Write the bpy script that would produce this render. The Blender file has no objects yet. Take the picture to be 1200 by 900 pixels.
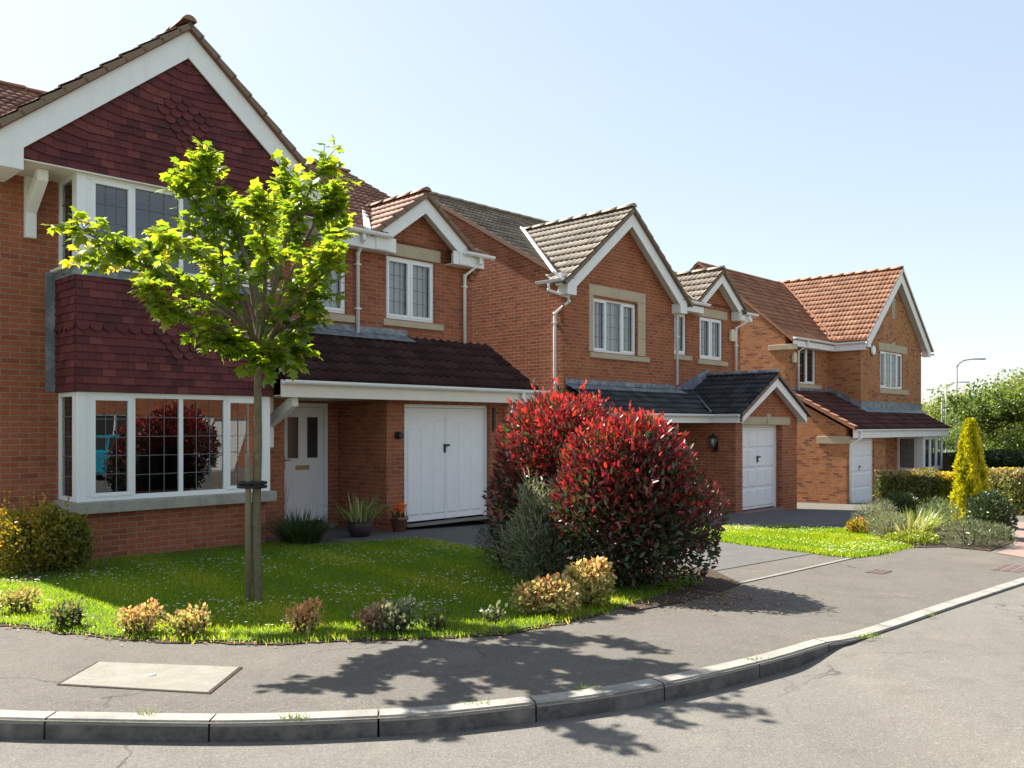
import bpy, bmesh, math, random
import numpy as np
from mathutils import Vector, Matrix

random.seed(7)
RNG = np.random.default_rng(11)
sc = bpy.context.scene
COL = sc.collection
ZC = 1.62                       # camera height over the near pavement; house heights below are written relative to the eye
TH = math.radians(44.1)         # heading of the street front
U = (math.sin(TH), math.cos(TH))
N = (math.cos(TH), -math.sin(TH))

# ------------------------------------------------------------------ ground profile: the street falls away gently
GP = [(-60, 1.60), (0, 1.60), (5, 1.62), (10, 1.74), (14, 1.80), (18, 1.98), (21.5, 2.18), (27, 2.5), (35, 2.8), (60, 3.2), (200, 4.5), (3000, 5.0)]
def g(y):
    for (a, b), (c, d) in zip(GP, GP[1:]):
        if y <= c:
            return b + (d - b) * (y - a) / (c - a)
    return GP[-1][1]
def gz(x, y):
    return ZC - g(y)
def gnd(px, py):                # where the sight line through a point of the photo meets the ground
    lo, hi = .5, 300
    for _ in range(60):
        m = (lo + hi) / 2
        if (py - 498) / 1000 * m < g(m): lo = m
        else: hi = m
    return ((px - 600) / 1000 * lo, lo, gz(0, lo))

# ------------------------------------------------------------------ materials
def nm(name):
    m = bpy.data.materials.new(name); m.use_nodes = True
    nt = m.node_tree; nt.nodes.clear()
    return m, nt, nt.nodes, nt.links
def node(nt, t, **kw):
    n = nt.nodes.new(t)
    for k, v in kw.items():
        if k in n.inputs.keys() if hasattr(n.inputs, 'keys') else False:
            n.inputs[k].default_value = v
        else:
            setattr(n, k, v)
    return n
def c4(c): return (c[0], c[1], c[2], 1)
def ramp(nt, stops, interp='LINEAR'):
    r = nt.nodes.new('ShaderNodeValToRGB'); r.color_ramp.interpolation = interp
    e = r.color_ramp.elements
    while len(e) < len(stops): e.new(.5)
    for i, (p, c) in enumerate(stops):
        e[i].position = p; e[i].color = c4(c)
    return r
def mixc(nt, a, b, fac, mode='MIX'):
    m = nt.nodes.new('ShaderNodeMix'); m.data_type = 'RGBA'; m.blend_type = mode
    for sock, val in ((m.inputs[0], fac), (m.inputs[6], a), (m.inputs[7], b)):
        if hasattr(val, 'links'): nt.links.new(val, sock)
        elif isinstance(val, (int, float)): sock.default_value = val
        else: sock.default_value = c4(val)
    return m.outputs[2]
def noise(nt, vec, scale, detail=4, rough=.6):
    n = nt.nodes.new('ShaderNodeTexNoise'); n.inputs['Scale'].default_value = scale
    n.inputs['Detail'].default_value = detail; n.inputs['Roughness'].default_value = rough
    if vec is not None: nt.links.new(vec, n.inputs['Vector'])
    return n.outputs['Fac']
def maprange(nt, v, a, b, c, d):
    m = nt.nodes.new('ShaderNodeMapRange')
    nt.links.new(v, m.inputs[0])
    for i, x in enumerate((a, b, c, d)): m.inputs[i + 1].default_value = x
    return m.outputs[0]
def finish(nt, color, rough=.6, bump=None, bstr=.3, bdist=.01, spec=.5, metallic=0, coat=0):
    p = nt.nodes.new('ShaderNodeBsdfPrincipled'); o = nt.nodes.new('ShaderNodeOutputMaterial')
    if hasattr(color, 'links'): nt.links.new(color, p.inputs['Base Color'])
    else: p.inputs['Base Color'].default_value = c4(color)
    if hasattr(rough, 'links'): nt.links.new(rough, p.inputs['Roughness'])
    else: p.inputs['Roughness'].default_value = rough
    p.inputs['Specular IOR Level'].default_value = spec
    p.inputs['Metallic'].default_value = metallic
    p.inputs['Coat Weight'].default_value = coat
    if bump is not None:
        b = nt.nodes.new('ShaderNodeBump'); b.inputs['Strength'].default_value = bstr; b.inputs['Distance'].default_value = bdist
        nt.links.new(bump, b.inputs['Height']); nt.links.new(b.outputs[0], p.inputs['Normal'])
    nt.links.new(p.outputs[0], o.inputs[0])
    return p
def objco(nt):
    return nt.nodes.new('ShaderNodeTexCoord').outputs['Object']
def worldpos(nt):
    return nt.nodes.new('ShaderNodeNewGeometry').outputs['Position']
def attr(nt, name='tint'):
    a = nt.nodes.new('ShaderNodeAttribute'); a.attribute_name = name
    return a.outputs['Fac']

def mat_brick(name, c1, c2, c3, mortar, bstr=.9, oddk=.28):
    m, nt, n, l = nm(name)
    uv = nt.nodes.new('ShaderNodeTexCoord').outputs['UV']
    b = n.new('ShaderNodeTexBrick'); l.new(uv, b.inputs['Vector'])
    for k, v in (('Scale', 1), ('Mortar Size', .008), ('Mortar Smooth', .25), ('Bias', -.15), ('Brick Width', .225), ('Row Height', .075)):
        b.inputs[k].default_value = v
    b.inputs['Color1'].default_value = c4(c1); b.inputs['Color2'].default_value = c4(c2); b.inputs['Mortar'].default_value = c4(mortar)
    # odd darker bricks: a second brick pattern with the same joints
    b2 = n.new('ShaderNodeTexBrick'); l.new(uv, b2.inputs['Vector'])
    for k, v in (('Scale', 1), ('Mortar Size', .0), ('Bias', 0), ('Brick Width', .225), ('Row Height', .075)):
        b2.inputs[k].default_value = v
    b2.inputs['Color1'].default_value = (0, 0, 0, 1); b2.inputs['Color2'].default_value = (1, 1, 1, 1)
    pos = objco(nt)
    big = noise(nt, pos, .9, 3); fine = noise(nt, pos, 55, 5, .7); mid = noise(nt, pos, 7, 3)
    odd = maprange(nt, b2.outputs['Color'], .8, .9, 0, oddk)
    oddm = n.new('ShaderNodeMath'); oddm.operation = 'MULTIPLY'; l.new(odd, oddm.inputs[0]); l.new(maprange(nt, b.outputs['Fac'], 0, 1, 1, 0), oddm.inputs[1])
    c = mixc(nt, b.outputs['Color'], c3, oddm.outputs[0])
    c = mixc(nt, c, (.86, .84, .84), maprange(nt, big, .35, .7, 0, 1), 'MULTIPLY')
    c = mixc(nt, c, (.72, .7, .7), maprange(nt, mid, .45, .75, 0, .8), 'MULTIPLY')
    c = mixc(nt, c, (1.25, 1.2, 1.15), maprange(nt, fine, .5, .8, 0, .7), 'MULTIPLY')
    mp = n.new('ShaderNodeMapping'); mp.inputs['Scale'].default_value = (5, 5, .55); l.new(pos, mp.inputs[0])
    c = mixc(nt, c, (.7, .69, .69), maprange(nt, noise(nt, mp.outputs[0], 1.0, 5, .7), .52, .78, 0, .7), 'MULTIPLY')
    c = mixc(nt, c, (1.16, 1.18, 1.2), maprange(nt, noise(nt, pos, 1.3, 3), .55, .75, 0, .8), 'MULTIPLY')
    h = n.new('ShaderNodeMath'); h.operation = 'MULTIPLY_ADD'
    l.new(b.outputs['Fac'], h.inputs[0]); h.inputs[1].default_value = -1; 
    h2 = n.new('ShaderNodeMath'); h2.operation = 'MULTIPLY_ADD'; l.new(b2.outputs['Color'], h2.inputs[0]); h2.inputs[1].default_value = .35; l.new(maprange(nt, fine, 0, 1, 0, .7), h2.inputs[2])
    l.new(h2.outputs[0], h.inputs[2])
    finish(nt, c, .9, h.outputs[0], bstr, .008, .2)
    return m

def mat_noisy(name, c1, c2, scale=20, rough=.8, bstr=.3, bdist=.004, spec=.3, c3=None, s3=1.5, world=False):
    m, nt, n, l = nm(name)
    v = worldpos(nt) if world else objco(nt)
    f = noise(nt, v, scale, 5, .65)
    c = mixc(nt, c1, c2, maprange(nt, f, .3, .7, 0, 1))
    if c3 is not None:
        c = mixc(nt, c, c3, maprange(nt, noise(nt, v, s3, 4), .45, .72, 0, 1))
    finish(nt, c, rough, f, bstr, bdist, spec)
    return m

def mat_tiles(name, stops, rough=.75, spec=.35, moss=None):
    m, nt, n, l = nm(name)
    r = ramp(nt, stops); l.new(attr(nt), r.inputs[0])
    v = objco(nt)
    f = noise(nt, v, 40, 5, .7); f2 = noise(nt, v, 2.2, 4)
    c = mixc(nt, r.outputs[0], (.7, .68, .66), maprange(nt, f, .4, .75, 0, .8), 'MULTIPLY')
    c = mixc(nt, c, (.62, .6, .6), maprange(nt, f2, .5, .75, 0, .7), 'MULTIPLY')
    if moss: c = mixc(nt, c, moss, maprange(nt, noise(nt, v, 9, 5, .7), .6, .75, 0, .6))
    finish(nt, c, rough, f, .35, .004, spec)
    return m

def mat_leaf(name, stops, transl=.45, gloss=.06, rough=.35, tmul=(1.6, 1.5, 1.1)):
    m, nt, n, l = nm(name)
    r = ramp(nt, stops); l.new(attr(nt), r.inputs[0])
    d = n.new('ShaderNodeBsdfDiffuse'); t = n.new('ShaderNodeBsdfTranslucent'); gl = n.new('ShaderNodeBsdfGlossy')
    l.new(r.outputs[0], d.inputs[0])
    l.new(mixc(nt, r.outputs[0], tmul, 1.0, 'MULTIPLY'), t.inputs[0])      # light through the leaf is yellower and stronger
    gl.inputs['Roughness'].default_value = rough
    a = n.new('ShaderNodeMixShader'); a.inputs[0].default_value = transl; l.new(d.outputs[0], a.inputs[1]); l.new(t.outputs[0], a.inputs[2])
    b = n.new('ShaderNodeMixShader'); b.inputs[0].default_value = gloss; l.new(a.outputs[0], b.inputs[1]); l.new(gl.outputs[0], b.inputs[2])
    o = n.new('ShaderNodeOutputMaterial'); l.new(b.outputs[0], o.inputs[0])
    return m

def mat_glass(name):
    m, nt, n, l = nm(name)
    f = n.new('ShaderNodeFresnel'); f.inputs['IOR'].default_value = 1.75
    bump = n.new('ShaderNodeBump'); bump.inputs['Strength'].default_value = .04; bump.inputs['Distance'].default_value = .02
    l.new(noise(nt, objco(nt), 1.6, 1), bump.inputs['Height'])
    tr = n.new('ShaderNodeBsdfTransparent'); tr.inputs[0].default_value = (.86, .9, .9, 1)
    gl = n.new('ShaderNodeBsdfGlossy'); gl.inputs['Roughness'].default_value = .0; l.new(bump.outputs[0], gl.inputs['Normal'])
    mx = n.new('ShaderNodeMixShader')
    l.new(maprange(nt, f.outputs[0], 0, 1, .06, 1), mx.inputs[0]); l.new(tr.outputs[0], mx.inputs[1]); l.new(gl.outputs[0], mx.inputs[2])
    o = n.new('ShaderNodeOutputMaterial'); l.new(mx.outputs[0], o.inputs[0])
    return m

def mat_asphalt(name, base, dark, light, bigdark):
    m, nt, n, l = nm(name)
    v = worldpos(nt)
    f = noise(nt, v, 130, 3, .8); f2 = noise(nt, v, 38, 4, .7); big = noise(nt, v, .7, 4, .6); mid = noise(nt, v, 3.5, 5, .65)
    c = mixc(nt, base, dark, maprange(nt, f, .38, .6, 1, 0))
    c = mixc(nt, c, light, maprange(nt, f2, .56, .72, 0, .4))
    c = mixc(nt, c, bigdark, maprange(nt, big, .42, .7, 0, .75), 'MULTIPLY')
    c = mixc(nt, c, (.84, .83, .82), maprange(nt, mid, .5, .72, 0, .9), 'MULTIPLY')
    wv = n.new('ShaderNodeVectorMath'); wv.operation = 'ADD'; l.new(v, wv.inputs[0])
    nv = n.new('ShaderNodeTexNoise'); nv.inputs['Scale'].default_value = 1.7; nv.inputs['Detail'].default_value = 5; l.new(v, nv.inputs['Vector'])
    sv = n.new('ShaderNodeVectorMath'); sv.operation = 'SCALE'; sv.inputs[3].default_value = .7; l.new(nv.outputs['Color'], sv.inputs[0]); l.new(sv.outputs[0], wv.inputs[1])
    vo = n.new('ShaderNodeTexVoronoi'); vo.feature = 'DISTANCE_TO_EDGE'; vo.inputs['Scale'].default_value = .42; l.new(wv.outputs[0], vo.inputs['Vector'])
    cr = n.new('ShaderNodeMath'); cr.operation = 'MULTIPLY'; l.new(maprange(nt, vo.outputs['Distance'], .002, .006, .8, 0), cr.inputs[0]); l.new(maprange(nt, noise(nt, v, .6, 2), .5, .6, 0, 1), cr.inputs[1])
    c = mixc(nt, c, (.45, .44, .43), cr.outputs[0], 'MULTIPLY')
    c = mixc(nt, c, (.7, .69, .68), maprange(nt, noise(nt, v, 1.9, 6, .75), .62, .72, 0, .6), 'MULTIPLY')
    c = mixc(nt, c, (1.16, 1.15, 1.12), maprange(nt, noise(nt, v, 1.1, 3), .55, .7, 0, 1), 'MULTIPLY')
    h = n.new('ShaderNodeMath'); h.operation = 'ADD'; l.new(f, h.inputs[0]); l.new(f2, h.inputs[1])
    finish(nt, c, .92, h.outputs[0], .55, .006, .25)
    return m

M = {}
M['brick1'] = mat_brick('orange_red_brick', (.40, .13, .062), (.32, .097, .05), (.19, .06, .045), (.38, .25, .17))
M['brick2'] = mat_brick('orange_brick', (.42, .135, .056), (.32, .098, .044), (.2, .07, .05), (.44, .29, .19))
M['brick3'] = mat_brick('buff_brown_brick', (.54, .225, .088), (.44, .17, .066), (.2, .08, .055), (.4, .28, .18), .9, .7)
def mat_painted(name, c1, c2, grime, rough):
    m, nt, n, l = nm(name); v = objco(nt)
    mp = n.new('ShaderNodeMapping'); mp.inputs['Scale'].default_value = (14, 14, .9); l.new(v, mp.inputs[0])
    c = mixc(nt, c1, c2, maprange(nt, noise(nt, v, 4, 4), .35, .7, 0, 1))
    c = mixc(nt, c, grime, maprange(nt, noise(nt, mp.outputs[0], 1.0, 5, .7), .55, .85, 0, .55))
    finish(nt, c, rough, noise(nt, v, 30, 3), .03, .002, .45)
    return m
M['white'] = mat_noisy('white_upvc', (.87, .87, .86), (.83, .84, .84), 3, .35, .02, .002, .5)
M['white_wood'] = mat_painted('white_painted_board', (.88, .87, .85), (.83, .83, .81), (.66, .64, .58), .5)
M['door_white'] = mat_painted('white_painted_door', (.88, .88, .87), (.84, .84, .84), (.72, .71, .67), .4)
M['cream'] = mat_noisy('cream_board', (.8, .74, .64), (.75, .69, .59), 6, .55, .05, .002, .4)
M['stone'] = mat_noisy('cast_stone', (.55, .46, .31), (.47, .39, .27), 25, .85, .25, .003, .2, (.42, .36, .27), 3)
M['greystone'] = mat_noisy('grey_cast_stone_sill', (.42, .39, .32), (.33, .31, .26), 30, .85, .3, .003, .2, (.26, .25, .21), 4)
M['lead'] = mat_noisy('lead_flashing', (.17, .2, .23), (.11, .13, .15), 5, .5, .3, .006, .5, (.33, .36, .36), 6)
M['leadcame'] = mat_noisy('lead_came', (.12, .13, .14), (.16, .17, .18), 30, .5, .1, .001)
M['glass'] = mat_glass('window_glass')
M['obscure'] = mat_noisy('obscure_dark_glass', (.03, .032, .035), (.05, .052, .055), 60, .15, .5, .003, .6)
M['curtain'] = mat_noisy('net_curtain', (.72, .74, .74), (.6, .63, .64), 9, .9, .1, .004)
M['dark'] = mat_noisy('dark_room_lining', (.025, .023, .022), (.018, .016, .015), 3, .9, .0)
M['black'] = mat_noisy('black_plastic', (.012, .012, .012), (.02, .02, .02), 30, .4, .05, .001, .5)
M['brass'] = mat_noisy('brass', (.5, .33, .12), (.4, .26, .1), 20, .35, .05, .001, .6)
M['lampglass'] = mat_noisy('lantern_glass', (.3, .32, .25), (.22, .24, .2), 12, .15, .05, .001, .7)
M['creamplastic'] = mat_noisy('cream_plastic', (.68, .6, .38), (.62, .54, .34), 12, .45, .04, .001, .4)
M['terracotta'] = mat_noisy('terracotta', (.33, .15, .1), (.24, .11, .08), 18, .85, .2, .003, .2)
M['slatepot'] = mat_noisy('dark_glazed_pot', (.07, .045, .05), (.04, .03, .035), 14, .4, .1, .002, .5)
M['greypot'] = mat_noisy('grey_pot', (.2, .2, .2), (.14, .14, .14), 14, .6, .1, .002, .3)
M['tile_h1'] = mat_tiles('brown_red_roof_tiles', [(0, (.19, .085, .055)), (.5, (.27, .13, .085)), (1, (.34, .18, .125))])
M['tile_h1s'] = mat_tiles('pinkish_brown_roof_tiles', [(0, (.27, .13, .08)), (.5, (.36, .19, .12)), (1, (.42, .24, .16))])
M['tile_porch1'] = mat_tiles('dark_brown_roof_tiles', [(0, (.04, .02, .017)), (.5, (.05, .026, .022)), (1, (.062, .034, .03))], .9, .12)
M['tile_h2'] = mat_tiles('weathered_buff_roof_tiles', [(0, (.15, .118, .085)), (.5, (.215, .172, .122)), (1, (.275, .225, .165))])
M['tile_porch2'] = mat_tiles('charcoal_roof_tiles', [(0, (.022, .024, .027)), (.5, (.04, .042, .046)), (1, (.06, .062, .07))], .75, .3)
M['tile_h3'] = mat_tiles('orange_roof_tiles', [(0, (.24, .1, .05)), (.5, (.31, .14, .07)), (1, (.38, .185, .1))])
M['tile_porch3'] = mat_tiles('plum_brown_roof_tiles', [(0, (.06, .024, .02)), (.5, (.085, .035, .03)), (1, (.11, .05, .042))], .9, .12)
M['hung'] = mat_tiles('dark_red_hung_tiles', [(0, (.075, .02, .023)), (.35, (.115, .026, .027)), (.7, (.145, .034, .033)), (1, (.19, .05, .043))], .7, .3)
M['verge'] = mat_noisy('mortar_verge', (.26, .18, .13), (.2, .14, .1), 30, .9, .4, .005, .2)
M['ridge1'] = mat_noisy('brown_ridge_tiles', (.3, .18, .12), (.24, .14, .1), 25, .8, .3, .004, .3)
M['ridge2'] = mat_noisy('buff_ridge_tiles', (.36, .3, .23), (.28, .23, .17), 25, .8, .3, .004, .3)
M['ridge3'] = mat_noisy('orange_ridge_tiles', (.42, .2, .11), (.35, .16, .085), 25, .8, .3, .004, .3)
M['road'] = mat_asphalt('road_asphalt', (.2, .185, .16), (.105, .097, .084), (.36, .336, .295), (.88, .87, .86))
M['pave'] = mat_asphalt('pavement_asphalt', (.17, .154, .13), (.075, .068, .058), (.32, .295, .255), (.86, .85, .84))
M['drive'] = mat_asphalt('driveway_asphalt', (.15, .143, .132), (.085, .082, .077), (.25, .24, .22), (.85, .85, .85))
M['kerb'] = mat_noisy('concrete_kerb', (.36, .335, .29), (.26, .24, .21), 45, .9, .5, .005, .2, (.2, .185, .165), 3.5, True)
M['kerbface'] = mat_noisy('dark_concrete_kerb_face', (.12, .11, .1), (.07, .066, .062), 30, .9, .5, .005, .2, (.2, .18, .16), 5, True)  # darker concrete tone for the road-side face and the stone ends
M['slab'] = mat_noisy('pale_concrete', (.25, .23, .19), (.185, .17, .142), 60, .9, .4, .003, .2, (.26, .245, .21), 5, True)
M['soil'] = mat_noisy('bark_and_soil', (.05, .036, .028), (.11, .08, .06), 45, .95, 1, .02, .1, None, 1, True)
M['lawn'] = mat_noisy('turf', (.05, .085, .015), (.085, .12, .025), 35, .95, .6, .02, .1, (.11, .12, .04), 3, True)
M['field'] = mat_noisy('far_ground', (.07, .1, .03), (.1, .12, .05), .5, .95, .1, .02, .1, None, 1, True)
M['paver'] = mat_noisy('pink_block_paving', (.3, .215, .175), (.22, .155, .13), 12, .9, .3, .004, .2, (.2, .14, .12), 2, True)
M['bark'] = mat_noisy('tree_bark', (.15, .125, .075), (.075, .06, .04), 22, .9, .8, .01, .15)
M['greenbark'] = mat_noisy('young_bark', (.2, .17, .105), (.12, .1, .06), 22, .9, .6, .006, .15)
M['stake'] = mat_noisy('weathered_timber_stake', (.26, .22, .15), (.17, .15, .09), 12, .9, .5, .004, .15)
M['rubber'] = mat_noisy('black_rubber_strap', (.015, .015, .015), (.025, .025, .025), 20, .6, .1, .001)
M['steel'] = mat_noisy('galvanised_steel', (.3, .31, .31), (.24, .25, .25), 10, .45, .05, .001, .5)
M['rust'] = mat_noisy('rusty_iron_cover', (.17, .125, .105), (.12, .09, .078), 40, .85, .6, .006, .3, None, 1, True)
M['fence'] = mat_noisy('dark_timber_fence', (.06, .035, .025), (.035, .022, .018), 10, .9, .5, .004, .15)
M['stem'] = mat_noisy('shrub_stem', (.09, .06, .04), (.05, .035, .025), 20, .9, .4, .004, .1)
M['orange'] = mat_noisy('orange_petal', (.75, .17, .015), (.6, .1, .01), 25, .6, .1, .001)
M['carblue'] = mat_noisy('blue_car_paint', (.02, .36, .55), (.018, .33, .52), 3, .2, .0, .001, .6)
L = {}
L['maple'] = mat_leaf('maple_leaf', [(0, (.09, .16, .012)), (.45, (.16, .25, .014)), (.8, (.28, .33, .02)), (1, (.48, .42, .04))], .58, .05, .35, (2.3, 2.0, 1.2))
L['red'] = mat_leaf('photinia_leaf', [(0, (.025, .05, .014)), (.2, (.055, .085, .022)), (.34, (.085, .026, .024)), (.6, (.14, .016, .026)), (.82, (.42, .018, .028)), (1, (.6, .06, .034))], .3, .07, .42)
L['sage'] = mat_leaf('grey_green_needle', [(0, (.07, .095, .035)), (.5, (.16, .19, .095)), (1, (.38, .4, .29))], .35, .05)
L['darkgreen'] = mat_leaf('dark_green_leaf', [(0, (.025, .04, .018)), (.5, (.045, .075, .025)), (1, (.08, .12, .03))], .3, .06)
L['spirea'] = mat_leaf('golden_spirea_leaf', [(0, (.12, .17, .03)), (.4, (.34, .33, .1)), (.7, (.6, .42, .2)), (1, (.5, .2, .1))], .4, .04)
L['spiread'] = mat_leaf('dusky_spirea_leaf', [(0, (.08, .13, .03)), (.5, (.18, .18, .07)), (.8, (.34, .17, .12)), (1, (.42, .28, .2))], .4, .04)
L['yellowbush'] = mat_leaf('yellow_green_leaf', [(0, (.08, .11, .015)), (.5, (.22, .2, .02)), (.8, (.44, .3, .03)), (1, (.5, .2, .03))], .4, .04)
L['conifer'] = mat_leaf('golden_conifer_spray', [(0, (.2, .22, .012)), (.5, (.52, .49, .015)), (1, (.74, .65, .03))], .3, .03, .4, (1.2, 1.25, 1))
L['hedge'] = mat_leaf('hedge_leaf', [(0, (.08, .11, .025)), (.5, (.16, .19, .05)), (.8, (.28, .26, .09)), (1, (.4, .24, .11))], .35, .05)
L['goldhedge'] = mat_leaf('golden_hedge_leaf', [(0, (.11, .14, .02)), (.5, (.4, .36, .04)), (1, (.7, .52, .07))], .4, .04)
L['tree'] = mat_leaf('broad_tree_leaf', [(0, (.05, .085, .018)), (.5, (.12, .185, .03)), (.85, (.25, .28, .05)), (1, (.38, .35, .09))], .45, .04, .4, (1.7, 1.6, 1.2))
L['grass'] = mat_leaf('grass_blade', [(0, (.065, .165, .012)), (.5, (.115, .225, .018)), (.85, (.21, .29, .035)), (1, (.4, .36, .14))], .6, .02, .4, (3.6, 2.5, 1.2))
L['blade'] = mat_leaf('upright_blade', [(0, (.09, .16, .02)), (.5, (.16, .24, .03)), (1, (.3, .34, .08))], .45, .04)
L['spike'] = mat_leaf('striped_spiky_leaf', [(0, (.1, .15, .03)), (.5, (.2, .24, .06)), (1, (.45, .42, .2))], .35, .06)
L['lime'] = mat_leaf('lime_leaf', [(0, (.16, .22, .02)), (1, (.32, .36, .04))], .4, .04)
L['lavender'] = mat_leaf('lavender_leaf', [(0, (.08, .13, .04)), (.6, (.17, .24, .08)), (.85, (.24, .24, .16)), (1, (.34, .3, .28))], .3, .03)
L['petal'] = mat_leaf('white_petal', [(0, (.7, .7, .66)), (1, (.85, .85, .82))], .3, .02)
L['flower'] = mat_leaf('orange_flower', [(0, (.7, .12, .012)), (1, (.85, .25, .02))], .35, .03)

# ------------------------------------------------------------------ object helpers
def setp(o, label=None, cat=None, group=None, kind=None):
    if label: o['label'] = label
    if cat: o['category'] = cat
    if group: o['group'] = group
    if kind: o['kind'] = kind
    return o
def empty(name, loc, rz=0, label=None, cat=None, group=None):
    o = bpy.data.objects.new(name, None); COL.objects.link(o)
    o.location = loc; o.rotation_euler = (0, 0, rz); o.empty_display_size = .2
    return setp(o, label, cat, group)
class MB:
    """collects faces; T maps builder coordinates to the object's own"""
    def __init__(s, T=None):
        s.bm = bmesh.new(); s.uv = s.bm.loops.layers.uv.new('UVMap'); s.t = s.bm.faces.layers.float.new('tint'); s.T = T or (lambda p: p)
    def face(s, pts, tint=.5, mat=0, raw=False):
        vs = [s.bm.verts.new(p if raw else s.T(p)) for p in pts]
        f = s.bm.faces.new(vs); f[s.t] = tint; f.material_index = mat
        return f
    def hexa(s, c, tint=.5, mat=0):          # c: 8 corners, bottom loop then top loop
        vs = [s.bm.verts.new(s.T(p)) for p in c]
        for q in ((3, 2, 1, 0), (4, 5, 6, 7), (0, 1, 5, 4), (1, 2, 6, 5), (2, 3, 7, 6), (3, 0, 4, 7)):
            f = s.bm.faces.new([vs[i] for i in q]); f[s.t] = tint; f.material_index = mat
    def box(s, x0, x1, y0, y1, z0, z1, tint=.5, mat=0):
        s.hexa([(x0, y0, z0), (x1, y0, z0), (x1, y1, z0), (x0, y1, z0), (x0, y0, z1), (x1, y0, z1), (x1, y1, z1), (x0, y1, z1)], tint, mat)
    def prism(s, poly, vec, tint=.5, mat=0):
        n = len(poly); a = [s.bm.verts.new(s.T(p)) for p in poly]
        b = [s.bm.verts.new(s.T(tuple(p[i] + vec[i] for i in range(3)))) for p in poly]
        fs = [s.bm.faces.new(a[::-1]), s.bm.faces.new(b)] + [s.bm.faces.new([a[i], a[(i + 1) % n], b[(i + 1) % n], b[i]]) for i in range(n)]
        for f in fs: f[s.t] = tint; f.material_index = mat
    def tube(s, path, r, n=10, tint=.5, mat=0, caps=True):
        P = [Vector(s.T(p)) for p in path]; R = r if isinstance(r, (list, tuple)) else [r] * len(P)
        rings = []; up = Vector((0, 0, 1))
        for i, p in enumerate(P):
            d = (P[min(i + 1, len(P) - 1)] - P[max(i - 1, 0)]).normalized()
            x = d.cross(up if abs(d.z) < .9 else Vector((1, 0, 0))).normalized(); y = d.cross(x)
            if i and rings:
                x = (px - d * px.dot(d)).normalized(); y = d.cross(x)
            px = x
            rings.append([s.bm.verts.new(p + (x * math.cos(2 * math.pi * k / n) + y * math.sin(2 * math.pi * k / n)) * R[i]) for k in range(n)])
        for A, B in zip(rings, rings[1:]):
            for k in range(n):
                f = s.bm.faces.new([A[k], A[(k + 1) % n], B[(k + 1) % n], B[k]]); f[s.t] = tint; f.material_index = mat; f.smooth = True
        if caps:
            for rg in (rings[0][::-1], rings[-1]):
                f = s.bm.faces.new(rg); f[s.t] = tint; f.material_index = mat
    def lathe(s, prof, c=(0, 0, 0), n=20, tint=.5, mat=0):
        rings = [[s.bm.verts.new(s.T((c[0] + r * math.cos(2 * math.pi * k / n), c[1] + r * math.sin(2 * math.pi * k / n), c[2] + z))) for k in range(n)] for r, z in prof]
        for A, B in zip(rings, rings[1:]):
            for k in range(n):
                f = s.bm.faces.new([A[k], A[(k + 1) % n], B[(k + 1) % n], B[k]]); f[s.t] = tint; f.material_index = mat; f.smooth = True
        for rg in (rings[0][::-1], rings[-1]):
            try: f = s.bm.faces.new(rg); f[s.t] = tint; f.material_index = mat
            except ValueError: pass
    def clip(s, co, no):                     # throws away what lies on the side `no` points to (builder coordinates)
        a = Vector(s.T(co)); b = Vector(s.T(tuple(co[i] + no[i] for i in range(3))))
        bmesh.ops.bisect_plane(s.bm, geom=s.bm.verts[:] + s.bm.edges[:] + s.bm.faces[:], plane_co=a, plane_no=(b - a).normalized(), clear_outer=True, dist=1e-5)
    def build(s, name, mats, parent=None, label=None, bevel=0, recalc=True):
        bm = s.bm
        if recalc: bmesh.ops.recalc_face_normals(bm, faces=bm.faces[:])
        bm.normal_update()
        for f in bm.faces:
            nx, ny, nz = abs(f.normal.x), abs(f.normal.y), abs(f.normal.z)
            for lp in f.loops:
                p = lp.vert.co
                lp[s.uv].uv = (p.x, p.y) if nz > max(nx, ny) else ((p.y + 40, p.z + 20) if nx > ny else (p.x + 40, p.z + 20))
        me = bpy.data.meshes.new(name); bm.to_mesh(me); bm.free()
        for m in (mats if isinstance(mats, (list, tuple)) else [mats]): me.materials.append(m)
        o = bpy.data.objects.new(name, me); COL.objects.link(o)
        if parent: o.parent = parent
        if label: o['label'] = label
        if bevel:
            b = o.modifiers.new('bevel', 'BEVEL'); b.width = bevel; b.segments = 2; b.limit_method = 'ANGLE'; b.angle_limit = math.radians(40)
        return o

def np_mesh(name, verts, faces, tint, mat, parent=None, loc=None, smooth=False):
    """verts (V,3), faces (F,k) index array, tint (F,)"""
    me = bpy.data.meshes.new(name); F, k = faces.shape
    me.vertices.add(len(verts)); me.vertices.foreach_set('co', np.ascontiguousarray(verts, np.float32).ravel())
    me.loops.add(F * k); me.loops.foreach_set('vertex_index', np.ascontiguousarray(faces, np.int32).ravel())
    me.polygons.add(F); me.polygons.foreach_set('loop_start', np.arange(0, F * k, k, dtype=np.int32))
    me.update(calc_edges=True)
    a = me.attributes.new('tint', 'FLOAT', 'FACE'); a.data.foreach_set('value', np.ascontiguousarray(tint, np.float32))
    me.materials.append(mat)
    o = bpy.data.objects.new(name, me); COL.objects.link(o)
    if parent: o.parent = parent
    if loc is not None: o.location = loc
    return o
def unit(v): return v / np.maximum(np.linalg.norm(v, axis=1, keepdims=True), 1e-9)
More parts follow.
